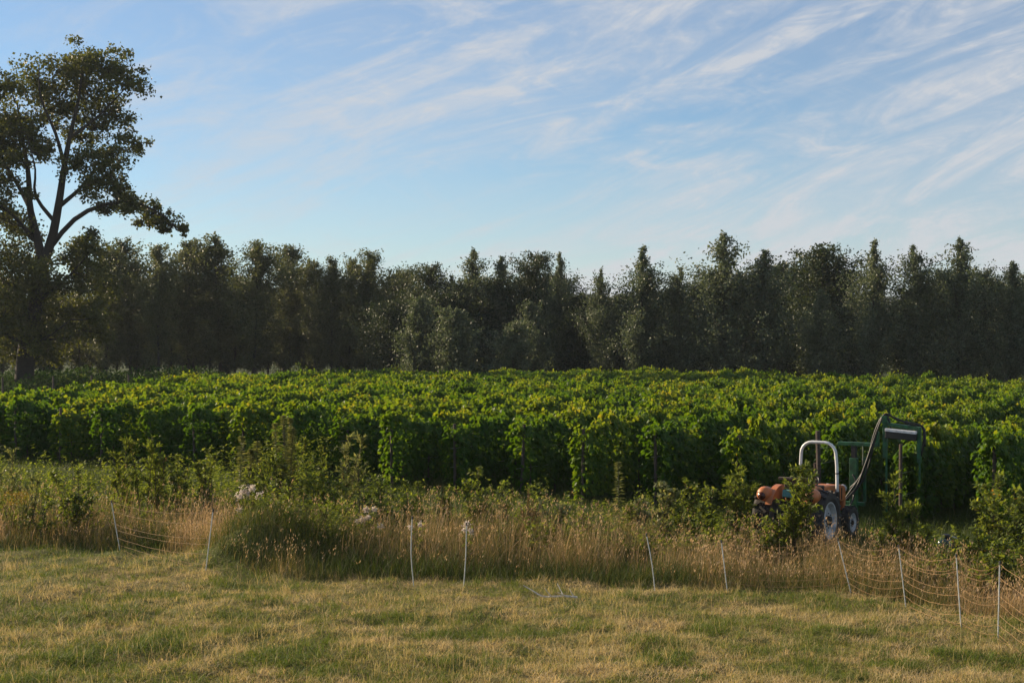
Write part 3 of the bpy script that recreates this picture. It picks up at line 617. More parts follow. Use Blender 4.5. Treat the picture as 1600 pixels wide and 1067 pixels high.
# ------------------------------------------------------------------ wild plants
def plant(name, x, ytop, d, wpx, label, kind='bush', nst=None, mat='weed', cat='shrub', group='wild plants in the strip behind the fence', seed=0):
    r = np.random.default_rng(900 + seed); X = (x - CX) * d / F_PX; gz = float(ground_z(X, d)); H = CAM_H - (ytop - CY) * d / F_PX - gz; Wm = wpx * d / F_PX
    root = empty(name, (X, d, gz)); tag(root, label, cat, group)
    P = []; D = []; NN = []; Ls = []; Wd = []; stems = MB()
    nst = nst or {'bush': 9, 'willow': 9, 'conyza': 1, 'dock': 5, 'gold': 6}[kind]
    for s in range(nst):
        b = np.array([r.normal(0, Wm * .45), r.normal(0, Wm * .35), -.03]); hs = H * (1.0 if s == 0 else r.uniform(.40, .98))
        spread = Wm * (0 if s == 0 else 1); tip = np.array([r.uniform(-1, 1) * spread, r.uniform(-1, 1) * spread * .9, hs])
        cv = curve([b, b * .6 + tip * .4 + [0, 0, hs * .10], b * .1 + tip * .85 + [0, 0, hs * .05], tip], 9)
        stems.tube(cv, np.linspace(.011 if kind != 'conyza' else .009, .003, 9), 4, False)
        paths = [(cv, .12 if kind in ('conyza',) else .22)]
        if kind in ('bush', 'willow'):
            for q in range(int(hs * (9 if kind == 'bush' else 7))):
                f = r.uniform(.25, .95); i = int(f * 8); p0 = cv[i]; az = r.uniform(0, 6.28); ln = r.uniform(.10, .34) * (1.15 - f * .6)
                p1 = p0 + ln * np.array([math.cos(az) * .9, math.sin(az) * .9, .55 if kind == 'bush' else 1.0]); tw = np.stack([p0, (p0 + p1) / 2 + [0, 0, .02], p1]); paths.append((curve(tw, 5), .15))
                stems.tube(tw, [.005, .004, .002], 3, False)
        for c, f0 in paths:
            seglen = np.linalg.norm(np.diff(c, axis=0), axis=1).sum()
            den = {'bush': 42, 'willow': 54, 'conyza': 170, 'dock': 0, 'gold': 60}[kind]
            m_ = max(3, int(seglen * den)); tt = f0 + (1 - f0) * r.random(m_); s_ = tt * (len(c) - 1); i = np.minimum(s_.astype(int), len(c) - 2); p = c[i] + (c[i + 1] - c[i]) * (s_ - i)[:, None]
            tan = unit(c[i + 1] - c[i]); rad = rdir(m_, r); rad = unit(rad - tan * (rad * tan).sum(1, keepdims=True))
            if kind == 'bush': dd_ = tan * .5 + rad; ln = r.uniform(.05, .105, m_); wd = ln * .66
            elif kind == 'willow': dd_ = tan * .9 + rad * .8; ln = r.uniform(.06, .125, m_); wd = ln * .30
            elif kind == 'conyza': dd_ = tan * .35 + rad + np.array([0, 0, -.15]); ln = (.19 * (1.1 - .75 * tt)) * r.uniform(.7, 1.2, m_); wd = np.full(m_, .017)
            else: dd_ = tan * .6 + rad; ln = r.uniform(.05, .09, m_); wd = ln * .3
            P.append(p); D.append(dd_); NN.append(rdir(m_, r) * .6 + np.array([0, 0, 1.0])); Ls.append(ln); Wd.append(wd)
    stems.build('stem', M['redstem' if kind in ('bush', 'willow') else 'stem'], root)
    if kind == 'dock':
        for s in range(nst):
            m_ = 260; off = np.array([r.normal(0, Wm * .6), r.normal(0, Wm * .4), 0]); hs = H * (1 if s == 0 else r.uniform(.5, .85)); tt = r.uniform(.45, 1, m_); rr = .035 * (1.15 - tt)
            if s == 0: off *= 0
            P.append(off * tt[:, None] + np.stack([r.normal(0, 1, m_) * rr * 1.6, r.normal(0, 1, m_) * rr * 1.6, tt * hs], 1)); D.append(rdir(m_, r) + [0, 0, .8]); NN.append(rdir(m_, r)); Ls.append(np.full(m_, .022)); Wd.append(np.full(m_, .016))
    P = np.vstack(P); n = len(P); V = np.clip(r.normal(.48, .17, n), 0, .9); V = np.where(r.random(n) < .008, 1, V)
    T = T_OVAL if kind == 'bush' else T_DIAMOND
    link('foliage', leaf_mesh('foliage', P, np.vstack(D), np.vstack(NN), np.concatenate(Ls), np.concatenate(Wd), T, V), root, M[{'dock': 'dock'}.get(kind, mat)])
    if kind == 'gold':
        m_ = 500; pp = np.stack([r.normal(0, Wm * .5, m_), r.normal(0, Wm * .4, m_), H * r.uniform(.7, 1.0, m_)], 1); link('flower', leaf_mesh('flower', pp, rdir(m_, r), rdir(m_, r), .03, .02, T_DIAMOND, r.random(m_)), root, M['gold'])
    return root
PL = [
 ('willow_shrub', 20, 708, 32, 26, 'grey-green bushy shoot at the left edge before the vines', 'willow', 7, 'weedgrey'),
 ('goldenrod_plant', 27, 768, 29.5, 22, 'yellow flowering plant near the left edge', 'gold', 7, 'weed'),
 ('weed', 50, 748, 29.5, 13, 'thin upright weed just right of the yellow flowering plant', 'willow', 4, 'weedgrey'),
 ('leafy_shrub', 122, 735, 29.5, 34, 'broad-leaved bush left of the left netting fence', 'bush', 9, 'weed'),
 ('leafy_shrub', 75, 775, 29.2, 40, 'low leafy plant in the grass left of the broad-leaved bush', 'bush', 8, 'weed'),
 ('willow_shrub', 198, 690, 31, 22, 'pale upright shoot cluster, left one of the pair above the left netting', 'willow', 8, 'weed'),
 ('willow_shrub', 236, 693, 31, 24, 'pale upright shoot cluster, right one of the pair above the left netting', 'willow', 8, 'weed'),
 ('leafy_shrub', 278, 712, 31, 30, 'bush with small leaves above the middle of the left netting', 'bush', 9, 'weed'),
 ('leafy_shrub', 325, 702, 31, 26, 'bush with reddish tips above the right post of the left netting', 'bush', 8, 'weed'),
 ('feathery_weed', 378, 682, 30, 18, 'feathery tall weed, left of the tallest one', 'conyza', 4, 'weedgrey'),
 ('feathery_weed', 402, 690, 30.2, 16, 'feathery weed just left of the tallest one', 'conyza', 4, 'weedgrey'),
 ('feathery_weed', 443, 650, 30, 24, 'tallest feathery weed, standing before the vines on the left', 'conyza', 6, 'weedgrey'),
 ('willow_shrub', 425, 715, 29.8, 40, 'dense olive shrub at the foot of the tallest feathery weed', 'willow', 12, 'weed'),
 ('willow_shrub', 478, 690, 30.6, 34, 'upright shrub right of the tallest feathery weed', 'willow', 10, 'weed'),
 ('leafy_shrub', 505, 740, 30, 36, 'low bush at the foot of the upright shrub', 'bush', 9, 'weed'),
 ('willow_shrub', 545, 684, 30.8, 28, 'tall thin-leaved shrub before the first dark vine end', 'willow', 9, 'weedgrey'),
 ('leafy_shrub', 590, 748, 29.6, 30, 'arching broad-leaved plant before the dark gap between two vine ends', 'bush', 7, 'weed'),
 ('leafy_shrub', 632, 752, 29.4, 20, 'thin leafy shoot left of the bent pale post', 'bush', 4, 'weed'),
 ('feathery_weed', 653, 752, 28.5, 9, 'short spiky weed right behind the bent pale post', 'conyza', 2, 'weed'),
 ('leafy_shrub', 700, 762, 29, 24, 'small shrub between the two pale posts', 'bush', 7, 'weed'),
 ('leafy_shrub', 747, 730, 29, 24, 'tall bright leafy bush right of the straight pale post', 'bush', 9, 'weed'),
 ('leafy_shrub', 785, 758, 29, 26, 'bush joined to the right of the tall bright leafy bush', 'bush', 9, 'weed'),
 ('dock_plant', 826, 764, 28, 12, 'brown seeding dock plant in the middle of the strip', 'dock', 6, 'weed'),
 ('leafy_shrub', 845, 785, 28.2, 20, 'small grey-green plant right of the brown dock', 'bush', 7, 'weedgrey'),
 ('leafy_shrub', 876, 788, 28.2, 16, 'second small grey-green plant right of the brown dock', 'bush', 6, 'weedgrey'),
 ('leafy_shrub', 912, 795, 28.2, 18, 'low leafy plant left of the tall single spiky weed', 'bush', 7, 'weed'),
 ('feathery_weed', 966, 722, 28.5, 6, 'tall single spiky weed with curled narrow leaves', 'conyza', 1, 'weedgrey'),
 ('feathery_weed', 985, 790, 28.2, 14, 'short spiky weed at the foot of the tall single one', 'conyza', 3, 'weed'),
 ('leafy_shrub', 998, 780, 28.4, 16, 'silvery small shrub right of the tall single spiky weed', 'bush', 7, 'weedgrey'),
 ('leafy_shrub', 1032, 758, 28.6, 18, 'leggy shrub behind the leaning pale post', 'bush', 7, 'weedgrey'),
 ('leafy_shrub', 1072, 752, 28.6, 24, 'leggy shrub with yellowish leaves right of the leaning pale post', 'bush', 8, 'weed'),
 ('leafy_shrub', 1103, 765, 28, 26, 'bush between the yellowish leggy shrub and the broad willow bush', 'bush', 10, 'weed'),
 ('willow_shrub', 1153, 733, 28, 27, 'broad bright willow bush left of the tractor', 'willow', 16, 'weed'),
 ('willow_shrub', 1238, 760, 26, 19, 'olive shrub hiding the back of the tractor', 'willow', 14, 'weed'),
 ('leafy_shrub', 1258, 728, 26.2, 12, 'thin leafy shoots rising before the roll bar', 'bush', 5, 'weed'),
 ('leafy_shrub', 1200, 815, 26, 22, 'low shrub before the left rear tractor wheel', 'bush', 9, 'weed'),
 ('willow_shrub', 1396, 745, 25.5, 20, 'upright shoot below the green implement, behind the netting', 'willow', 8, 'weed'),
 ('willow_shrub', 1425, 790, 25.2, 26, 'shrub with rusty tips between the upright shoot and the dark machine', 'willow', 9, 'weed'),
 ('leafy_shrub', 1375, 825, 25, 20, 'low leafy plant right of the tractor front wheel', 'bush', 7, 'weed'),
 ('leafy_shrub', 1560, 742, 26.2, 34, 'large leafy bush at the right side behind the netting', 'bush', 13, 'weed'),
 ('leafy_shrub', 1598, 770, 24.5, 36, 'large leafy bush at the right edge behind the netting', 'bush', 14, 'weed'),
 ('leafy_shrub', 1525, 828, 24, 30, 'lower bush right of the dark machine', 'bush', 12, 'weed'),
 ('leafy_shrub', 1570, 850, 22.5, 30, 'leafy bush right behind the last upright fence post', 'bush', 12, 'weed')]
for q, (nm, x, yt, d, wp, lb, kd, ns, mt) in enumerate(PL):
    plant(nm, x, yt, d, wp, lb, kd, ns, mt, cat='weed' if kd in ('conyza', 'dock', 'gold') else 'shrub', seed=q)
def thistle(x, ytop, d, heads, label, seed):
    r = np.random.default_rng(seed); X = (x - CX) * d / F_PX; gz = float(ground_z(X, d)); root = empty('thistle', (X, d, gz)); tag(root, label, 'thistle', 'thistles gone to white seed')
    st = MB(); P2 = []
    for hx_, hy_, hr in heads:
        t_ = W(hx_, hy_, d) - np.array([X, d, gz]); t_[1] += r.normal(0, .08); c = curve([[0, 0, -.03], t_ * np.array([.4, .4, .55]), t_], 6); st.tube(c, np.linspace(.008, .004, 6), 4, False)
        m_ = int(90 * hr / 6); fp = t_ + [0, -.12, .03] + r.normal(0, hr * d / F_PX * .42, (m_, 3)); link('seed_head', leaf_mesh('fluff', fp, rdir(m_, r), rdir(m_, r), .05, .022, T_DIAMOND, r.random(m_)), root, M['fluff'])['kind'] = 'stuff'; q = np.repeat(c, 7, 0); P2.append(q + r.normal(0, .015, q.shape))
    st.build('stem', M['stem'], root)
    P2 = np.vstack(P2); n = len(P2); link('foliage', leaf_mesh('foliage', P2, rdir(n, r), rdir(n, r), r.uniform(.06, .13, n), .025, T_DIAMOND, r.random(n) * .8), root, M['weed'])
thistle(388, 765, 27.4, [(383, 767, 7), (394, 765, 6), (378, 775, 5), (404, 777, 6), (377, 797, 5), (389, 772, 4)], 'thistle with the largest white seed tufts, above the grassy mound', 61)
thistle(580, 790, 27, [(574, 796, 4), (586, 796, 3), (568, 812, 4), (576, 810, 4), (596, 823, 4), (560, 815, 3)], 'thistle with small white tufts left of the bent pale post', 62)
thistle(732, 820, 25.6, [(729, 821, 5), (735, 832, 4), (727, 828, 3)], 'thistle with white tufts by the top of the straight pale post', 63)
thistle(655, 818, 26, [(657, 820, 3), (641, 826, 3)], 'thistle with two tiny white tufts beside the bent pale post', 64)
# wild leafy shoots filling the strip
n = 9500; x, y = scatter(n, 23, 39, 1.2); dd = y - fence_y(x); dens = vnoise(x + 3, y, .55, 2)
k = (dd > 1.5 + 1.0 * (x > -3)) & ((dd < 8.2) | (x < -5)) & (dens > .36 - .08 * (x < -5)) & ~((np.abs(x - 6.0) < 1.35) & (y > 24.8)) & ~((x > 7.0) & (x < 9.4) & (y > 26.5)); x, y, dd, dens = x[k], y[k], dd[k], dens[k]; n = len(x)
hs = (.40 + 1.5 * np.clip(dens - .40, 0, .4)) * rng.uniform(.55, 1.25, n) * np.clip(.45 + dd * .17, .5, 1.45) * np.interp(x, [-8, -6.5, -4, -2.6, 2.2, 4], [.85, 1.2, 1.2, .66, .66, .85]); per = (26 * hs).astype(int) + 8; sel = np.repeat(np.arange(n), per); m_ = len(sel)
tt = rng.random(m_) ** .8; ln = rng.normal(0, .22, (n, 2)); P = np.stack([x[sel] + ln[sel, 0] * tt ** 1.5 * hs[sel], y[sel] + ln[sel, 1] * tt ** 1.5 * hs[sel], ground_z(x, y)[sel] + hs[sel] * tt], 1) + rng.normal(0, .03, (m_, 3))
az = rng.uniform(0, 6.28, m_); nar = (rng.random(n) < .5)[sel]; lsz = rng.uniform(.05, .11, m_) * np.where(nar, 1.15, .95)
me = leaf_mesh('wild_growth', P, np.stack([np.cos(az), np.sin(az), rng.uniform(-.1, 1.1, m_)], 1), rdir(m_) * .6 + np.array([0, 0, 1]), lsz, lsz * np.where(nar, .3, .62), T_DIAMOND, np.clip(rng.normal(0, .14, m_) + rng.uniform(.25, .75, n)[sel], 0, .95))
tag(link('wild_growth', me, None, M['weed']), 'tangled leafy wild growth among the tall grass', 'wild growth', kind='stuff')

# ------------------------------------------------------------------ fences
def post_pts(tx, ty, bx, by, bow=0):
    d = depth_of(by); b_ = W(bx, by, d); t_ = W(tx, ty, d); b_[2] = float(ground_z(b_[0], b_[1])) - .06
    m_ = (b_ + t_) / 2; m_[0] += bow; return curve([b_, m_, t_], 7), t_
def add_post(pp, parent, off):
    mb = MB(); mb.tube(pp - off, .0088, 8); o = mb.build('post', M['post_white'], parent, smooth=False)
    c = MB(); c.tube(np.stack([pp[-1] - off + [0, 0, -.03], pp[-1] - off + [0, 0, .022]]), .0135, 8); c.build('cap', M['cap'], o); return o
def net(posts, label, rows, sag, name='netting_fence', tw=.0028, dbl=False, seed=5):
    r = np.random.default_rng(seed); pp = [post_pts(*q)[0] for q in posts]; off = pp[0][0].copy(); off[2] = 0
    root = empty(name, tuple(off)); tag(root, label, 'fence')
    for q in pp: add_post(q, root, off)
    for a, b_ in zip(pp[:-1], pp[1:]):
        for h in rows:
            for dup_ in range(2 if (dbl and h > .7 and r.random() < .7) else 1):
                A = a[0] + (a[-1] - a[0]) * h; B = b_[0] + (b_[-1] - b_[0]) * (h + r.normal(0, .01)); tt = np.linspace(0, 1, 13)[:, None]
                sg = (sag + dup_ * .05) * (.6 + .5 * h) * r.uniform(.75, 1.2); line = A + (B - A) * tt; line[:, 2] -= (4 * tt * (1 - tt))[:, 0] * sg; line += r.normal(0, .004, line.shape)
                gzl = ground_z(line[:, 0], line[:, 1]) + .02; line[:, 2] = np.maximum(line[:, 2], gzl)
                m_ = MB(); m_.tube(line - off, tw, 4, False); m_.build('strand', M['twine'], root)
net([(174, 783, 188, 862), (333, 797, 321, 895)], 'short netting fence with two pale posts and sagging strands on the left', [.985, .80, .56, .44, .29, .16, .05], .10, seed=4)
net([(1127, 845, 1137, 922), (1309, 842, 1331, 928), (1404, 853, 1416, 950), (1494, 867, 1502, 982), (1562, 879, 1559, 1000), (1690, 930, 1692, 1078)],
    'long orange-stranded netting fence with leaning posts at the lower right', [.985, .82, .60, .50, .36, .24, .12, .05], .12, dbl=True, seed=6)
for (a, lb) in (((644, 808, 647, 914, -.035), 'bent pale plastic post standing alone in the tall grass'), ((729, 818, 724, 917, .012), 'straight pale plastic post with white tuft at its top'), ((1010, 835, 1024, 925, .02), 'pale plastic post leaning left before the leggy shrubs')):
    pp, _ = post_pts(*a); off = pp[0].copy(); off[2] = 0; root = empty('fence_post', tuple(off)); tag(root, lb, 'fence post', 'single pale posts in the tall grass'); add_post(pp, root, off)
# dead branch
bo = W(862, 936, depth_of(936)); bo[2] = float(ground_z(bo[0], bo[1])); s = depth_of(936) / F_PX
def q2(x, y, dy=0): return [(x - 862) * s, dy, (936 - y) * s + .065]
br = empty('dead_branch', tuple(bo)); tag(br, 'bleached forked dead branch lying on the grass', 'branch')
mb = MB(); mb.tube(curve([q2(902, 937), q2(880, 936, .05), q2(850, 936, .0), q2(835, 930, .1), q2(818, 921, .15)], 12), np.linspace(.019, .008, 12), 6); mb.build('main_stem', M['deadwood'], br)
for pts in ([q2(862, 936), q2(856, 929, -.05), q2(851, 921, -.1)], [q2(880, 936, .05), q2(877, 929, .1), q2(871, 918, .15)], [q2(897, 937, .02), q2(893, 930, 0), q2(890, 923, -.05)], [q2(884, 936, .04), q2(876, 930, -.1), q2(871, 926, -.2)]):
    mb = MB(); mb.tube(curve(pts, 6), np.linspace(.012, .005, 6), 5); mb.build('twig', M['deadwood'], br)

# ------------------------------------------------------------------ tractor (x forward, y left)
TRX, TRY = 5.70, 28.5
tz = float(ground_z(TRX, TRY)); trac = empty('tractor', (TRX, TRY, tz), math.pi / 2 - TH)
tag(trac, 'small faded orange vineyard tractor with white roll bar parked in the weeds', 'tractor')
def wheel(x, y, R, wd, rimr, nlug, side):
    tb = MB(); hw = wd / 2
    tb.lathe([(rimr, -hw * .8), (rimr + (R - rimr) * .35, -hw * 1.0), (R * .93, -hw * .92), (R * .965, -hw * .6), (R * .97, 0), (R * .965, hw * .6), (R * .93, hw * .92), (rimr + (R - rimr) * .35, hw * 1.0), (rimr, hw * .8)], (0, 0, 0), 'y', 36)
    for i in range(nlug):
        for sd in (-1, 1):
            a = 2 * math.pi * (i + (.5 if sd > 0 else 0)) / nlug
            Mx = Matrix.Rotation(-a, 3, 'Y') @ Matrix.Rotation(sd * .62, 3, 'X')
            c = np.array([math.cos(a) * R * .975, sd * hw * .48, math.sin(a) * R * .975]); tb.box(c, (.055 * R / .55, hw * 1.05, .045), Mx)
    ty = tb.build('tyre', M['tyre'], trac, smooth=False); ty.location = (x, y, R - .02)
    rb = MB(); s = side
    rb.lathe([(rimr * 1.01, -s * hw * .78), (rimr * 1.03, s * hw * .80), (rimr * .93, s * hw * .80), (rimr * .86, s * hw * .45), (rimr * .80, s * hw * .25), (rimr * .50, s * hw * .42), (rimr * .47, s * hw * .55), (rimr * .25, s * hw * .55), (.001, s * hw * .55)], (0, 0, 0), 'y', 32)
    rim = rb.build('rim', M['rim'], ty, smooth=False)
    hb = MB(); hb.lathe([(rimr * .26, s * hw * .5), (rimr * .24, s * hw * .85), (rimr * .12, s * hw * .95), (.001, s * hw * .95)], (0, 0, 0), 'y', 16); hb.build('hub', M['dark'], ty)
    for i in range(8):
        a = 2 * math.pi * i / 8; q = MB(); q.lathe([(.014, s * hw * .5), (.014, s * hw * .64), (.001, s * hw * .64)], (math.cos(a) * rimr * .38, 0, math.sin(a) * rimr * .38), 'y', 6); q.build('wheel_nut', M['dark'], rim)
wheel(0, .57, .58, .34, .37, 18, 1); wheel(0, -.57, .58, .34, .37, 18, -1)
wheel(1.78, .46, .34, .20, .20, 14, 1); wheel(1.78, -.46, .34, .20, .20, 14, -1)
def fender(s):
    mb = MB(); pr = []
    ang = np.radians(np.linspace(25, 152, 15)); R1 = .66; y0, y1 = s * .30, s * .43
    V = []; 
    for a in ang:
        c_, s__ = math.cos(a), math.sin(a)
        for (rr, yy) in ((R1, y0), (R1, y1), (R1 - .05, y1 + s * .02), (R1 - .06, y1), (R1 - .025, y1 - s * .02), (R1 - .025, y0)): V.append([rr * c_, yy, .56 + rr * s__])
    f = []
    for i in range(14):
        for j in range(6): f.append([i * 6 + j, i * 6 + (j + 1) % 6, (i + 1) * 6 + (j + 1) % 6, (i + 1) * 6 + j])
    f += [[0, 1, 2, 3, 4, 5], [14 * 6 + j for j in range(6)][::-1]]
    mb.add(V, f); mb.prism([(.645 * math.cos(a), .56 + .645 * math.sin(a)) for a in np.radians(np.linspace(38, 142, 11))], s * .295, s * .315)
    return mb.build('fender', M['orange'], trac)
fl = fender(1); fr = fender(-1)
for f_, s in ((fl, 1), (fr, -1)):   # rounded tail-lamp housing at the back of each fender
    mb = MB(); mb.lathe([(.001, -.17), (.07, -.165), (.125, -.12), (.15, -.02), (.14, .10), (.09, .16), (.001, .17)], (-.42, s * .50, 1.06), 'x', 18); mb.build('lamp_housing', M['orange'], f_, smooth=True)
    mb = MB(); mb.lathe([(.001, -.035), (.07, -.03), (.082, 0), (.075, .03), (.001, .035)], (-.585, s * .50, 1.03), 'x', 16); mb.build('tail_lamp', M['lamp'], f_, smooth=True)
mb = MB(); mb.prism([(-.35, .42), (-.35, .82), (.25, .86), (1.0, .80), (1.0, .42), (.3, .36)], -.19, .19); mb.box((0, 0, .56), (.22, .86, .22)); mb.box((1.3, 0, .58), (1.0, .34, .36)); mb.box((-.5, 0, .55), (.3, .25, .3)); mb.build('gearbox', M['dark'], trac, bevel=.02)
mb = MB(); mb.prism([(.92, .74), (.92, 1.10), (1.0, 1.14), (1.95, 1.08), (2.12, 1.03), (2.16, .95), (2.16, .55), (2.05, .52), (2.05, .74)], -.25, .25); hood = mb.build('hood', M['orange'], trac, bevel=.03)
for yy in (-.14, -.05, .05, .14):
    mb = MB(); mb.box((2.163, yy, .76), (.02, .05, .34)); mb.build('grille_slot', M['dark'], hood)
for s in (-1, 1):
    for q in range(3):
        mb = MB(); mb.box((1.55 + q * .17, s * .251, .90), (.05, .014, .24)); mb.build('side_vent', M['dark'], hood)
    mb = MB(); mb.lathe([(.075, -.03), (.085, .03), (.07, .05), (.001, .055)], (2.17, s * .17, .98), 'x', 16); mb.build('headlamp', M['rim'], hood)
mb = MB(); mb.box((1.6, 0, .52), (1.05, .30, .26)); mb.box((1.78, 0, .36), (.12, .84, .10)); mb.box((1.15, -.26, .60), (.22, .12, .24)); mb.build('engine_block', M['red'], trac, bevel=.015)
mb = MB(); mb.lathe([(.05, -.10), (.065, -.08), (.065, .10), (.04, .12), (.001, .12)], (1.35, -.28, .50), 'z', 14); mb.build('oil_filter', M['rim'], trac)
for s in (-1, 1):
    mb = MB(); mb.box((.72, s * .40, .40), (.5, .30, .03)); mb.box((.98, s * .40, .43), (.02, .30, .08)); mb.build('footplate', M['dark'], trac)
mb = MB(); mb.box((.18, 0, .98), (.42, .46, .09)); mb.box((.22, 0, .88), (.2, .2, .14)); st = mb.build('seat', M['seat'], trac, bevel=.03)
mb = MB(); mb.box((-.06, 0, 1.18), (.07, .46, .34), Matrix.Rotation(-.16, 3, 'Y')); mb.build('backrest', M['seat'], st, bevel=.025)
mb = MB(); mb.box((-.14, 0, 1.36), (.10, .62, .05)); mb.build('backrest_board', M['post_wood'], st, bevel=.008)
mb = MB(); mb.box((-.16, .10, 1.06), (.06, .26, .16), Matrix.Rotation(.2, 3, 'Y')); mb.build('cloth', M['teal'], st, bevel=.02)
mb = MB(); mb.tube([[.95, 0, .95], [.75, 0, 1.22]], .02, 8); th_ = np.linspace(0, 2 * math.pi, 25)
ring = np.stack([.72 + .19 * np.cos(th_) * .72, .19 * np.sin(th_), 1.23 + .19 * np.cos(th_) * .62], 1); mb.tube(ring, .014, 6, False)
for a in (0, 2.1, 4.2): mb.tube([[.72, 0, 1.23], [.72 + .19 * math.cos(a) * .72, .19 * math.sin(a), 1.23 + .19 * math.cos(a) * .62]], .008, 5)
mb.build('steering_wheel', M['hose'], trac)
mb = MB(); mb.box((.93, 0, .98), (.10, .46, .34)); mb.build('dashboard', M['dark'], trac, bevel=.02)
# roll bar
RF, RWd, RH = 1.22, .40, 2.03
path = [[RF, RWd, .62], [RF, RWd, 1.2], [RF, RWd * .98, 1.55], [RF - .01, RWd * .94, RH - .26]]
for a in np.linspace(0, math.pi / 2, 6)[1:]: path.append([RF - .01, RWd * .94 - .24 + .24 * math.cos(a), RH - .26 + .24 * math.sin(a)])
path = path + [[p_[0], -p_[1], p_[2]] for p_ in path[::-1]]
mb = MB(); mb.tube(np.array(path), .033, 12); rb_ = mb.build('roll_bar', M['roll'], trac, smooth=True)
for s in (-1, 1):
    for zc in (1.38,):
        mb = MB(); mb.tube([[RF, s * RWd, zc - .012], [RF, s * RWd * .995, zc + .012]], .037, 12); mb.build('joint_ring', M['dark'], rb_)
    mb = MB(); mb.box((RF, s * RWd, .80), (.12, .08, .42)); mb.build('roll_bar_bracket', M['dark'], trac, bevel=.01)
mb = MB(); mb.tube([[1.5, .18, 1.05], [1.5, .18, 1.35], [1.48, .18, 1.55]], [.03, .028, .026], 10); mb.build('exhaust_pipe', M['bark'], trac)
# front implement (its own thing, carried by the tractor)
imp = empty('vine_trimmer', (TRX, TRY, tz), math.pi / 2 - TH); tag(imp, 'green front-mounted vine trimmer frame with black hoses and white cover', 'implement')
mb = MB(); mb.box((2.62, -.26, .95), (.12, .16, 1.30)); mb.box((2.62, -.50, 1.15), (.05, .06, .95)); mb.box((2.40, -.12, .55), (.5, .34, .10)); mb.box((2.62, -.25, .62), (.1, .5, .08)); mast = mb.build('mast', M['green'], imp, bevel=.008)
mb = MB(); mb.box((2.62, -.26, 1.72), (.09, .10, .32)); mb.build('inner_mast', M['dark'], mast)
mb = MB(); mb.tube([[2.60, -.46, 1.45], [2.60, -.46, 1.90]], .016, 8); mb.build('ram_rod', M['chrome'], mast)
mb = MB(); mb.box((2.62, -.36, 1.90), (.10, .90, .08)); mb.box((2.62, -.78, 2.03), (.08, .06, .30)); mb.build('cross_beam', M['green'], imp, bevel=.008)
mb = MB(); mb.box((2.66, -.93, 2.05), (.08, .09, .85)); mb.box((2.66, -.96, 1.05), (.03, .04, 1.5)); mb.box((2.66, -.93, 2.44), (.14, .12, .16)); mb.build('left_cutter_arm', M['green'], imp, bevel=.008)
mb = MB(); mb.box((2.66, -1.66, 1.93), (.09, .08, .74)); mb.box((2.66, -1.67, 1.40), (.03, .04, .55)); mb.build('right_cutter_arm', M['green'], imp, bevel=.008)
mb = MB(); mb.box((2.66, -1.30, 2.31), (.10, .80, .07), Matrix.Rotation(.10, 3, 'X')); mb.build('top_beam', M['green'], imp, bevel=.008)
mb = MB(); mb.box((2.60, -1.30, 2.11), (.14, .66, .15), Matrix.Rotation(.07, 3, 'X')); cv_ = mb.build('blade_cover', M['hose'], imp, bevel=.01)
mb = MB(); mb.box((2.595, -1.30, 2.21), (.155, .66, .06), Matrix.Rotation(.07, 3, 'X')); cw = mb.build('cover_strip', M['white'], cv_, bevel=.006)
for q in range(4):
    mb = MB(); mb.lathe([(.012, -.005), (.012, .004), (.001, .005)], (2.516, -1.06 - q * .16, 2.228 - q * .0115), 'x', 8); mb.build('bolt', M['dark'], cw)
r = np.random.default_rng(3)
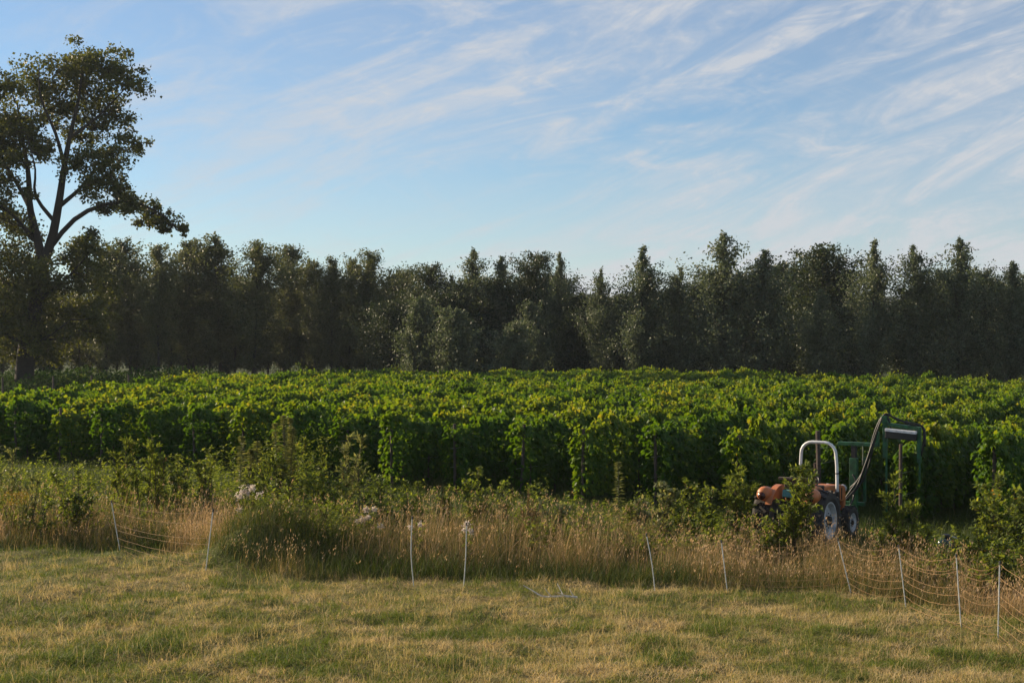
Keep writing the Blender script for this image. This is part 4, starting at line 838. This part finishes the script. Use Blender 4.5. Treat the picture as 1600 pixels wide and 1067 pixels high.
hoses = [[(2.35, -0.13, 0.70), (2.50, -0.43, 1.20), (2.55, -0.57, 1.50), (2.58, -0.71, 2.10), (2.62, -0.90, 2.52), (2.64, -1.16, 2.48), (2.64, -1.50, 2.34), (2.66, -1.72, 2.32), (2.66, -1.75, 2.00), (2.66, -1.70, 1.70)],
         [(2.35, -0.21, 0.72), (2.50, -0.47, 1.10), (2.55, -0.62, 1.50), (2.58, -0.77, 2.15), (2.62, -0.94, 2.56), (2.64, -1.20, 2.44), (2.64, -1.54, 2.38), (2.66, -1.76, 2.28), (2.66, -1.78, 1.90)],
         [(2.30, -0.17, 0.70), (2.45, -0.38, 1.00), (2.50, -0.56, 1.50), (2.56, -0.68, 1.90), (2.60, -0.86, 2.40), (2.64, -0.99, 2.50), (2.65, -1.07, 2.20)],
         [(2.30, -0.30, 0.62), (2.50, -0.30, 0.80), (2.55, -0.21, 0.95), (2.52, -0.34, 1.10), (2.55, -0.26, 1.25)]]
for h_ in hoses: mb = MB(); mb.tube(curve(h_, 40), .020, 7); mb.build('hose', M['hose'], imp, smooth=True)

# small dark machine behind the netting
d = 27.6; mc = W(1478, 850, d); gz = float(ground_z(mc[0], d)); mch = empty('small_machine', (mc[0], d, gz)); tag(mch, 'small dark machine with rounded glossy housing half hidden behind the netting', 'machine')
hz = mc[2] - gz
mb = MB(); mb.lathe([(.001, -.30), (.13, -.28), (.15, -.05), (.16, .06), (.12, .14), (.05, .18), (.001, .18)], (-.03, 0, hz - .04), 'z', 20); mb.build('housing', M['glassgreen'], mch, smooth=True)
mb = MB(); mb.lathe([(.06, 0), (.085, .02), (.085, .06), (.05, .08), (.001, .08)], (.01, 0, hz + .12), 'z', 16); mb.build('cap', M['hose'], mch)
mb = MB(); mb.tube(curve([[.02, 0, hz + .12], [.10, -.02, hz + .15], [.20, -.04, hz + .12]], 8), .013, 7); mb.build('handle', M['chrome'], mch)
mb = MB(); mb.box((.06, .02, hz - .08), (.16, .22, .22)); mb.box((0, 0, (hz - .3) / 2), (.10, .10, max(.1, hz - .28))); mb.build('engine', M['dark'], mch, bevel=.015)
mb = MB(); mb.box((0, 650, 30.75), (2900, 1800, 64.5)); m, t, o = base_mat('thin_evening_haze'); pv = t.nodes.new('ShaderNodeVolumePrincipled')
pv.inputs['Color'].default_value = (.78, .88, 1, 1); pv.inputs['Density'].default_value = .00014; pv.inputs['Anisotropy'].default_value = .1; t.links.new(pv.outputs[0], o.inputs['Volume'])
tag(mb.build('haze', m), 'thin pale evening haze', kind='stuff')
print('faces', sum(len(m_.polygons) for m_ in bpy.data.meshes), 'objects', len(bpy.data.objects))
